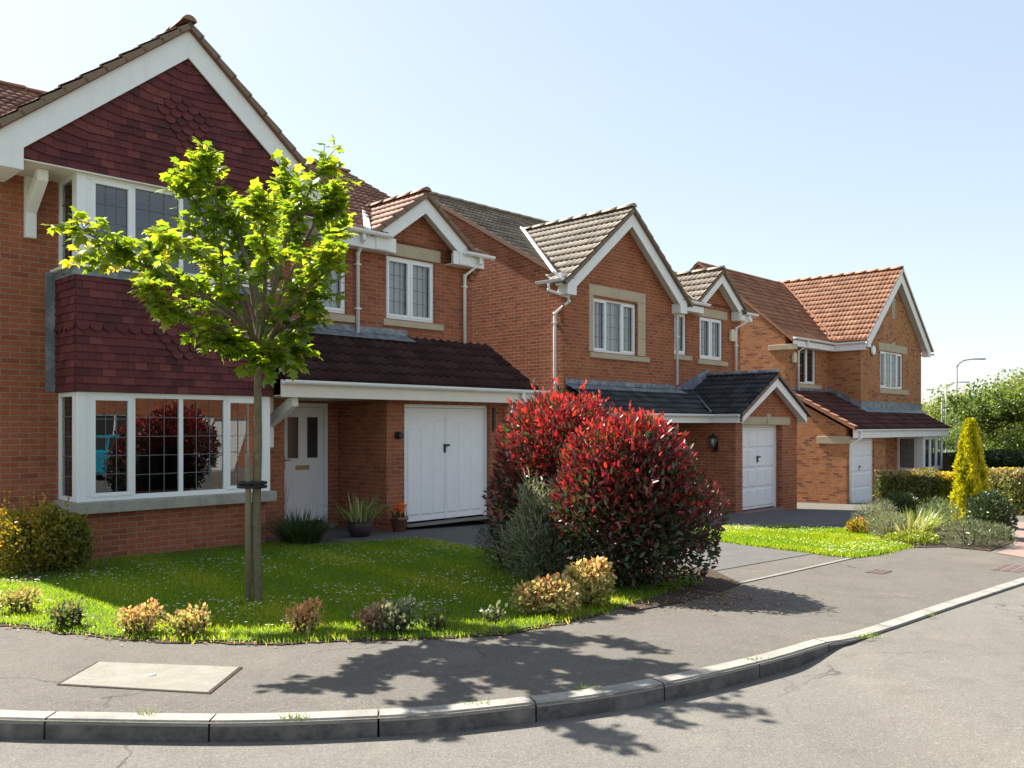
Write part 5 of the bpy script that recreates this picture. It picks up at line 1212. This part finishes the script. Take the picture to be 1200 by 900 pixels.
# ------------------------------------------------------------------ trees
def branch_mesh(mb, path, r0, r1, n=8):
    m = len(path); mb.tube(path, [r0 + (r1 - r0) * i / (m - 1) for i in range(m)], n)
def young_maple():
    bx, by = gnd(302, 707)[:2]; z0 = gz(bx, by)
    root = empty('maple_tree', (bx, by, z0), 0, 'young bright green maple tied to a stake on the front lawn', 'tree')
    D0 = by
    def W(px, py, dd):            # crown point at the tree's own distance plus a real depth offset
        d = D0 + dd; return Vector(((px - 600) / 1000 * d - bx, dd, ZC - (py - 498) / 1000 * d - z0))
    T = MB(); trunk = [Vector((0, 0, -.1)), Vector((.0, 0, .05)), Vector((-.015, 0, .8)), Vector((-.0, .01, 1.5)), Vector((.0, 0, 2.1)), W(303, 400, 0)]
    T.tube([tuple(p) for p in trunk], [.062, .047, .042, .039, .036, .031], 12)
    fork = trunk[-1]; P = []; DV = []
    # leader and limbs: end points (photo column, photo row, depth)
    limbs = [([(300, 340, -.05), (275, 270, -.1), (243, 218, -.1), (240, 190, -.12)], .035), ([(296, 350, .1), (285, 280, .25), (262, 235, .35)], .028),
             ([(318, 350, -.2), (335, 280, -.3), (352, 245, -.35), (378, 195, -.4)], .032), ([(325, 330, .1), (343, 262, .15), (335, 212, .2)], .022),
             ([(280, 375, -.3), (220, 335, -.55), (152, 303, -.7), (92, 266, -.75)], .032), ([(285, 380, .2), (225, 345, .45), (165, 318, .6), (105, 300, .55)], .028),
             ([(270, 390, -.4), (215, 370, -.9), (175, 340, -1.2)], .026), ([(285, 360, -.5), (250, 310, -1.0), (200, 280, -1.3)], .026),
             ([(330, 370, -.45), (370, 330, -.8), (390, 295, -1.0)], .026), ([(335, 365, .3), (375, 300, .55), (394, 268, .5)], .026),
             ([(320, 395, -.2), (350, 375, -.4), (372, 345, -.5)], .02), ([(318, 400, .2), (335, 405, .35), (340, 418, .3)], .016), ([(290, 405, -.3), (275, 405, -.5), (262, 400, -.6)], .016),
             ([(310, 350, -.6), (310, 290, -1.1), (300, 240, -1.3)], .028), ([(305, 345, .5), (310, 285, .85), (318, 240, .9)], .025), ([(280, 330, -.1), (215, 270, -.2), (178, 300, -.3)], .018),
             ([(318, 400, -.35), (324, 412, -.5), (312, 420, -.55)], .014), ([(262, 300, .1), (225, 230, .1), (222, 215, .1)], .018), ([(350, 300, -.1), (385, 235, -.1), (392, 245, -.1)], .018)]
    for pts, r in limbs:
        path = [fork + Vector((0, 0, random.uniform(-.35, .05)))] + [W(*p) for p in pts]
        # round the polyline
        fine = []
        for i in range(len(path) - 1):
            p0, p1, p2, p3 = path[max(i - 1, 0)], path[i], path[i + 1], path[min(i + 2, len(path) - 1)]
            for k in range(5):
                t = k / 5; fine.append(.5 * ((2 * p1) + (p2 - p0) * t + (2 * p0 - 5 * p1 + 4 * p2 - p3) * t * t + (3 * p1 - p0 - 3 * p2 + p3) * t ** 3))
        fine.append(path[-1]); m = len(fine)
        T.tube([tuple(p) for p in fine], [r * (1 - .85 * i / (m - 1)) for i in range(m)], 7)
        for i in range(m):
            f = i / (m - 1)
            if f < .36: continue
            c = fine[i]; dirv = (fine[min(i + 1, m - 1)] - fine[max(i - 1, 0)]).normalized()
            # twigs with leaf pairs
            for q in range(3 if f < .93 else 3):
                a = Vector((random.gauss(0, 1), random.gauss(0, 1), random.gauss(.25, .7))).normalized(); tl = random.uniform(.1, .34) * (1.15 - .55 * f)
                end = c + (a * .85 + dirv * .5) * tl; T.tube([tuple(c), tuple(c.lerp(end, .5) + Vector((0, 0, .01))), tuple(end)], [.006, .004, .002], 4, caps=False)
                for e in range(random.randint(6, 10)):
                    t = random.uniform(.35, 1.08); p = c.lerp(end, t); dr = Vector((random.gauss(0, 1), random.gauss(0, 1), random.gauss(-.25, .45))).normalized()
                    P.append(p + dr * .03); DV.append(dr + (end - c).normalized() * .5)
            for e in range(2 if f > .9 else 0):
                dr = (dirv + Vector((random.gauss(0, .5), random.gauss(0, .5), random.gauss(.1, .4)))).normalized(); P.append(c + dr * .03); DV.append(dr)
    T.build('trunk', M['greenbark'], root)
    P = np.array([tuple(p) for p in P]); DV = np.array([tuple(p) for p in DV]); n = len(P)
    up = np.stack([RNG.normal(0, .45, n), RNG.normal(0, .45, n), np.full(n, 1.0)], 1)
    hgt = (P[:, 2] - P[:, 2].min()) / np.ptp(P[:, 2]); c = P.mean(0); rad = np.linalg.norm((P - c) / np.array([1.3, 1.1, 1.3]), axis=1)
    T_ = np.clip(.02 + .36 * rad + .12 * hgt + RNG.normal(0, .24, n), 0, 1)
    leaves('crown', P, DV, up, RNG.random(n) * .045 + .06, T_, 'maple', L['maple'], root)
    print('maple leaves', n)
    # stake and tie
    sx, sy = bx - .078, by - .04
    st = MB(); hs = 1.42
    st.tube([(0, 0, -.1), (0, 0, hs - .01), (0, 0, hs)], [.029, .028, .025], 12)
    s_ = st.build('tree_stake', M['stake']); s_.location = (sx, sy, z0); setp(s_, 'round timber stake standing beside the maple trunk', 'stake')
    tie = MB(); zz = 1.13
    ring = [(math.cos(a), math.sin(a)) for a in [2 * math.pi * q / 20 for q in range(21)]]
    cx, cy = -.045, -.03
    for dz in (-.018, .018): tie.tube([(cx + .13 * u, cy + .085 * v, zz + dz) for u, v in ring], .016, 6, caps=False)
    tie.box(-.05, -.03, -.09, .02, zz - .03, zz + .03)
    to = tie.build('tree_tie', M['rubber'], root)
young_maple()

def big_tree(x, y, hgt, rx, n, label, lean=0, size=.2, tint=.4, trunk_h=.25, seed=1, crown0=.2, mat='tree'):
    rnd = random.Random(seed); z = gz(x, y); root = empty('broadleaf_tree', (x, y, z), 0, label, 'tree', 'trees beyond the hedge')
    mb = MB(); tops = []
    mb.tube([(0, 0, -.2), (lean * .2, 0, hgt * .2), (lean * .5, 0, hgt * .55), (lean, 0, hgt * .88)], [.022 * hgt, .018 * hgt, .011 * hgt, .003 * hgt], 9)
    for q in range(15):
        t = rnd.uniform(.16, .8); a = q * 2.4 + rnd.uniform(-.4, .4); ln = rx * (1.05 - .75 * abs(t - .38)) * rnd.uniform(.75, 1.05); b = Vector((lean * t, 0, hgt * t)); e = b + Vector((math.cos(a) * ln, math.sin(a) * ln, ln * rnd.uniform(.25, .7)))
        mid = b.lerp(e, .5) + Vector((0, 0, -.06 * ln)); mb.tube([tuple(b), tuple(mid), tuple(e)], [.009 * hgt, .006 * hgt, .002 * hgt], 6)
        tops += [(e, .5), (mid.lerp(e, .45), .45), (mid, .32)]
    for q in range(5): tops.append((Vector((lean * .8 + rnd.uniform(-.2, .2) * rx, rnd.uniform(-.2, .2) * rx, hgt * rnd.uniform(.72, .95))), .42))
    mb.build('trunk', M['bark'], root)
    P = []; V = []; B = []; per = n // len(tops)
    for c, k in tops:
        rr = rx * k * rnd.uniform(.75, 1.15) * .85; p, v = ell_points(per, tuple(c), (rr, rr, rr * .62), .75); P.append(p); V.append(v); B.append(np.full(per, rnd.gauss(0, .13)))
    P = np.vstack(P); V = np.vstack(V); B = np.concatenate(B); P = lumpy(P, V, .1 * rx, 2.2, seed)
    ok = P[:, 2] > hgt * .06; P, V, B = P[ok], V[ok], B[ok]
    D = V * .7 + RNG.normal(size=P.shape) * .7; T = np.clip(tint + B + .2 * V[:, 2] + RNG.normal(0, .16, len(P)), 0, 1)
    leaves('crown', P, D, RNG.normal(size=P.shape) * .6 + np.array([0, 0, .8]), size * (RNG.random(len(P)) * .7 + .6), T, 'oval', L[mat], root)
def wp(px, d): return ((px - 600) / 1000 * d, d)
big_tree(*wp(1165, 36), 4.5, 2.0, 13000, 'dark-stemmed leafy tree directly behind the golden conifer', 0, .12, .36, seed=3)
big_tree(*wp(1186, 50), 6.5, 2.4, 11000, 'tallest bright green tree at the right edge of the picture', .2, .14, .48, seed=5)
big_tree(*wp(1096, 100), 6.4, 4.0, 7000, 'pale green tree beside the corner of the far house behind the lamps', 0, .24, .6, seed=7)
big_tree(*wp(1122, 112), 8.6, 3.2, 5500, 'slender pale tree rising behind the tallest street lamp', 0, .24, .7, seed=9)
big_tree(*wp(1226, 33), 4.2, 2.2, 11000, 'spreading olive green tree cut by the right edge of the picture', 0, .12, .42, seed=13)
big_tree(*wp(1145, 90), 5.0, 3.6, 7000, 'low rounded tree filling the gap below the slender pale one', 0, .22, .5, seed=15)
big_tree(*wp(1074, 125), 7.0, 4.2, 5000, 'farthest tree just showing past the far house corner', 0, .28, .55, seed=17)
big_tree(*wp(1210, 95), 6.4, 4.4, 8000, 'broad distant tree behind the tallest one on the right', 0, .26, .6, seed=19)
# far shrubbery under those trees
hedge('dark_hedge', 'dark leafy hedge far behind the conifer below the trees', wp(1118, 33), wp(1260, 31), 1.6, 1.55, 9000, L['darkgreen'], lambda P: np.clip(.45 + RNG.normal(0, .25, len(P)), 0, 1), .14)
def far_wood():
    P = []; V = []; T = []
    for q in range(70):
        t = q / 69; x = 55 + 150 * t + random.uniform(-4, 4); y = 165 - 125 * t ** 1.6 + random.uniform(-6, 6); r = random.uniform(3.2, 5.2); hh = random.uniform(.9, 1.25)
        p, v = ell_points(520, (x, y, gz(x, y) + 2.6 * hh), (r, r, 3.0 * hh), .8); p = lumpy(p, v, .5, .8, q % 7); P.append(p); V.append(v); T.append(np.full(len(p), random.gauss(.4, .12)))
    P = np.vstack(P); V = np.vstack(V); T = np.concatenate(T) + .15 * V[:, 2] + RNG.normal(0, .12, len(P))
    o = leaves('far_wood', P, V + RNG.normal(size=P.shape) * .8, RNG.normal(size=P.shape) + np.array([0, 0, .6]), .75 * (RNG.random(len(P)) * .6 + .6), T, 'oval', L['tree']); o['kind'] = 'stuff'
far_wood()
# wooden fence at the far house corner
def fence():
    a = Vector((*loc2w(P3, 9.2, -.9), 0)); b = Vector((*loc2w(P3, 13.5, -.7), 0)); d = (b - a).normalized(); Ln = (b - a).length
    root = empty('timber_fence', (a.x, a.y, gz(a.x, a.y) - .25), math.atan2(d.y, d.x), 'dark close-boarded timber fence at the corner of the far house', 'fence')
    mb = MB(); k = 0
    while k * .12 < Ln: mb.box(k * .12, k * .12 + .114, -.012, .012 + .004 * (k % 2), .02, 1.85 + .01 * math.sin(k * 3.1)); k += 1
    mb.build('boards', M['fence'], root)
    for q in range(3):
        mb = MB(); mb.box(q * 2.1, q * 2.1 + .09, .02, .11, -.2, 1.9); mb.build('post', M['fence'], root)
    mb = MB(); mb.box(0, Ln, .018, .06, .4, .48); mb.box(0, Ln, .018, .06, 1.4, 1.48); mb.build('rail', M['fence'], root)
fence()

# street lamps
def lamp(px, d, htop, arm, side_, label):
    x, y = wp(px, d); z = gz(x, y); root = empty('street_lamp', (x, y, z), 0, label, 'street lamp', 'street lamps beyond the far house')
    H = htop - z
    mb = MB(); mb.lathe([(.1, -.2), (.1, 1.0), (.075, 1.15), (.07, 1.2)], (0, 0, 0), 12); mb.tube([(0, 0, 1.2), (0, 0, H * .93)], [.075, .06], 12); mb.build('column', M['steel'], root)
    mb = MB(); mb.tube([(0, 0, H * .93), (side_ * arm * .18, 0, H * .965), (side_ * arm * .5, 0, H * .99), (side_ * arm, 0, H)], [.055, .05, .045, .04], 10); mb.build('arm', M['steel'], root)
    mb = MB(); x0, x1 = side_ * arm, side_ * (arm + .95)
    mb.hexa([(x0, -.09, H - .03), (x1, -.13, H - .03), (x1, .13, H - .03), (x0, .09, H - .03), (x0, -.06, H + .05), (x1, -.07, H + .08), (x1, .07, H + .08), (x0, .06, H + .05)])
    mb.build('lamp_head', M['steel'], root, bevel=.02)
lamp(1121, 58, ZC + (498 - 421) / 1000 * 58, 1.0, 1, 'tallest and nearest street lamp with its arm curving right above the trees')
lamp(1109, 76, ZC + (498 - 448) / 1000 * 76, 1.1, 1, 'middle street lamp, arm pointing right behind the tallest one')
lamp(1104, 84, ZC + (498 - 457) / 1000 * 84, .6, -1, 'leftmost street lamp with its head pointing left toward the far house')

# ------------------------------------------------------------------ grass
def inside(poly, x, y):
    c = np.zeros(len(x), bool); n = len(poly)
    for i in range(n):
        x0, y0 = poly[i]; x1, y1 = poly[(i + 1) % n]
        cr = ((y0 > y) != (y1 > y)) & (x < (x1 - x0) * (y - y0) / (y1 - y0 + 1e-12) + x0); c ^= cr
    return c
GY = np.array([p[0] for p in GP], float); GV = np.array([p[1] for p in GP], float)
def gzv(y): return ZC - np.interp(y, GY, GV)
def grass(name, poly, n, ln, wd, xr, yr, ragged=.06):
    x = RNG.uniform(*xr, n); y = RNG.uniform(*yr, n)
    xj, yj = x + RNG.normal(0, ragged, n), y + RNG.normal(0, ragged, n)
    ok = inside(poly, x, y); x, y = xj[ok], yj[ok]; m = len(x)
    ph = np.sin(x * 2.1) * np.cos(y * 1.7) + .6 * np.sin(x * 5.3 + y * 4.1)
    P = np.stack([x, y, gzv(y) + .008], 1); a = RNG.random(m) * 6.283; lean = RNG.random(m) * .7 + .05
    D = np.stack([np.cos(a) * lean, np.sin(a) * lean, np.ones(m)], 1); Nn = np.stack([np.cos(a + 1.3), np.sin(a + 1.3), np.zeros(m)], 1)
    T = np.clip(.42 + .17 * ph + RNG.normal(0, .2, m), 0, 1)
    o = leaves(name, P, D, Nn, ln * (.55 + .6 * RNG.random(m)) * (1 + .18 * ph), T, 'blade', L['grass'], wid=wd); o['kind'] = 'stuff'
    return m
m1 = grass('grass', LAWN1, 360000, .05, .009, (-9, 2.5), (6, 15.5))
m2 = grass('grass', LAWN2, 120000, .05, .012, (2.4, 6.5), (10.8, 15.6))
print('grass', m1, m2)
# longer tufts at the lawn's front edge
def daisies(poly, n, xr, yr, name='daisies', dens=None):
    x = RNG.uniform(*xr, n); y = RNG.uniform(*yr, n); ok = inside(poly, x, y)
    cl = (np.sin(x * 3.3 + 1) * np.cos(y * 2.9) + np.sin(x * 1.1 - y * 1.9)) > RNG.normal(.3, .7, n)
    ok &= cl; x, y = x[ok], y[ok]; m = len(x); P = np.stack([x, y, gzv(y) + .05 + RNG.random(m) * .02], 1)
    k = 6; PP = np.repeat(P, k, 0); a = np.tile(np.arange(k) * 2 * math.pi / k, m); D = np.stack([np.cos(a), np.sin(a), np.full(m * k, .25)], 1)
    o = leaves(name, PP, D, np.tile([0, 0, 1.0], (m * k, 1)), .0135, RNG.random(m * k), 'oval', L['petal'], wid=.015); o['kind'] = 'stuff'
daisies(LAWN1, 7500, (-9, 2.5), (6, 15.5)); daisies(LAWN2, 2600, (2.4, 6.5), (10.8, 15.6))
def kerb_weeds():
    P = []; D = []
    for (px, py) in ((172, 839), (345, 843), (352, 842), (690, 808), (1016, 747), (1022, 745), (1010, 748), (560, 826), (884, 774), (1090, 722)):
        x, y, z = gnd(px, py)
        for q in range(26): P.append((x + random.gauss(0, .05), y + random.gauss(0, .012), gz(x, y) + .002)); D.append((random.gauss(0, .8), random.gauss(0, .5), 1))
    n = len(P); o = leaves('kerb_weeds', np.array(P), np.array(D, float), RNG.normal(size=(n, 3)), .035 * (.5 + RNG.random(n)), RNG.random(n) * .8, 'blade', L['blade'], wid=.007); o['kind'] = 'stuff'
kerb_weeds()
edge = LAWN1[:12]; fr_, bk = [], []
for i in range(len(edge) - 1):
    (x0, y0), (x1, y1) = edge[i], edge[i + 1]; ln = math.hypot(x1 - x0, y1 - y0); nx, ny = (y1 - y0) / ln, -(x1 - x0) / ln
    for q in range(7):
        t = q / 7; j = random.uniform(.015, .1); fr_.append((x0 + (x1 - x0) * t + nx * j, y0 + (y1 - y0) * t + ny * j)); bk.append((x0 + (x1 - x0) * t - nx * .12, y0 + (y1 - y0) * t - ny * .12))
sheet('soil_edge', fr_ + bk[::-1], .004, M['soil'])
# fallen leaves and bark chips along the edges, moss in the kerb joint
lx = []; 
for i in range(len(LAWN1) - 1):
    if i < 12:
        (x0, y0), (x1, y1) = LAWN1[i], LAWN1[i + 1]
        for q in range(26):
            t = random.random(); lx.append((x0 + (x1 - x0) * t + random.gauss(0, .05), y0 + (y1 - y0) * t - abs(random.gauss(0, .07))))
for q in range(700):
    x, y = 1.75 + random.gauss(.2, .4), 8.35 + random.gauss(0, .33); lx.append((x, y))
lx = np.array(lx); n = len(lx); P = np.stack([lx[:, 0], lx[:, 1], gzv(lx[:, 1]) + .008], 1)
o = leaves('leaf_litter', P, np.stack([RNG.normal(size=n), RNG.normal(size=n), RNG.random(n) * .2], 1), np.stack([RNG.normal(0, .3, n), RNG.normal(0, .3, n), np.ones(n)], 1), .03 * (RNG.random(n) + .4), RNG.normal(.75, .15, n), 'oval', L['spiread']); o['kind'] = 'stuff'

# ------------------------------------------------------------------ across the street (seen in the bay window's glass)
def opposite():
    z0 = gz(0, 6) - .1
    root = empty('brick_house', (17.5, -.8, z0), math.radians(2), 'sunlit orange brick house across the street, mirrored in the bay window', 'house')
    mb = MB(); hs = [(1.0, 3.2, .9, 2.2), (1.2, 3.0, 3.5, 4.6), (5.2, 7.4, .05, 2.1)]
    fr = lambda s, o, z: (-o, s, z)
    wall(mb, fr, 0, 8.5, -.3, 5, holes=hs, reveal=.1)
    mb.face([(0, 0, -.3), (9, 0, -.3), (9, 0, 5), (4.5, 0, 8), (0, 0, 5)]); mb.face([(0, 8.5, -.3), (9, 8.5, -.3), (9, 8.5, 5), (4.5, 8.5, 8), (0, 8.5, 5)]); mb.face([(9, 0, -.3), (9, 8.5, -.3), (9, 8.5, 5), (9, 0, 5)])
    mb.build('wall', M['brick2'], root, recalc=False)
    mb = MB(); mb.prism([(-.5, -.2, 4.9), (4.5, -.2, 8.1), (9.5, -.2, 4.9), (9.5, -.2, 5.05), (4.5, -.2, 8.3), (-.5, -.2, 5.05)], (0, 8.9, 0)); mb.build('roof', M['tile_porch1'], root)
    for (a, b, c, d) in hs[:2]:
        f = MB(); fbox(f, fr, a, b, -.1, -.04, c, c + .07); fbox(f, fr, a, b, -.1, -.04, d - .07, d); fbox(f, fr, a, a + .07, -.1, -.041, c + .07, d - .07); fbox(f, fr, b - .07, b, -.1, -.041, c + .07, d - .07); fbox(f, fr, (a + b) / 2 - .03, (a + b) / 2 + .03, -.1, -.041, c + .07, d - .07)
        wo = f.build('window', M['white'], root); q = MB(); q.face([fr(a, -.07, c), fr(b, -.07, c), fr(b, -.07, d), fr(a, -.07, d)]); q.build('pane', M['obscure'], wo)
    f = MB(); a, b, c, d = hs[2]; fbox(f, fr, a, b, -.1, -.06, c, d)
    for q in range(3): fbox(f, fr, a + .08, b - .08, -.06, -.045, c + .08 + q * .66, c + .66 + q * .66)
    f.build('garage_door', M['white'], root)
opposite()
def blue_car():
    x, y = 9.2, 4.9; root = empty('parked_car', (x, y, gz(0, y) - .1), math.radians(100), 'bright blue car parked across the road, mirrored in the bay window', 'car')
    mb = MB(); prof = [(-1.9, .3), (-1.92, .62), (-1.75, .86), (-1.0, .95), (1.55, .98), (1.82, .9), (1.9, .6), (1.86, .3)]
    mb.prism([(a, -.82, b) for a, b in prof], (0, 1.64, 0)); mb.build('body', M['carblue'], root, bevel=.06)
    c = MB(); r = [(-.95, .955), (-.3, 1.42), (1.05, 1.45), (1.6, .975)]; lo = [(a, -.76, b) for a, b in r]; hi = [(a, .76, b) for a, b in r]
    lo = [lo[0], (lo[1][0], -.6, lo[1][2]), (lo[2][0], -.6, lo[2][2]), lo[3]]; hi = [hi[0], (hi[1][0], .6, hi[1][2]), (hi[2][0], .6, hi[2][2]), hi[3]]
    for i in range(3): c.face([lo[i], lo[i + 1], hi[i + 1], hi[i]])
    c.face(lo); c.face(hi[::-1]); cb = c.build('cabin', M['carblue'], root, bevel=.03)
    gmb = MB()
    for sg in (-1, 1):
        gmb.face([(-.78, sg * .762, 1.0), (.3, sg * .762, 1.0), (.3, sg * .63, 1.37), (-.3, sg * .63, 1.37)]); gmb.face([(.36, sg * .762, 1.0), (1.4, sg * .762, 1.0), (1.02, sg * .63, 1.38), (.36, sg * .63, 1.38)])
    gmb.face([(-.96, -.62, 1.0), (-.96, .62, 1.0), (-.36, .52, 1.42), (-.36, -.52, 1.42)]); gmb.face([(1.615, -.62, 1.0), (1.615, .62, 1.0), (1.12, .52, 1.43), (1.12, -.52, 1.43)])
    gmb.build('car_window', M['obscure'], cb, recalc=False)
    for a in (-1.15, 1.2):
        for sg in (-1, 1):
            t = MB(); t.tube([(a, sg * .66, .31), (a, sg * .84, .31)], .31, 20); wo = t.build('wheel', M['rubber'], root); t = MB(); t.tube([(a, sg * .8, .31), (a, sg * .85, .31)], .19, 14); t.build('rim', M['steel'], wo)
blue_car()
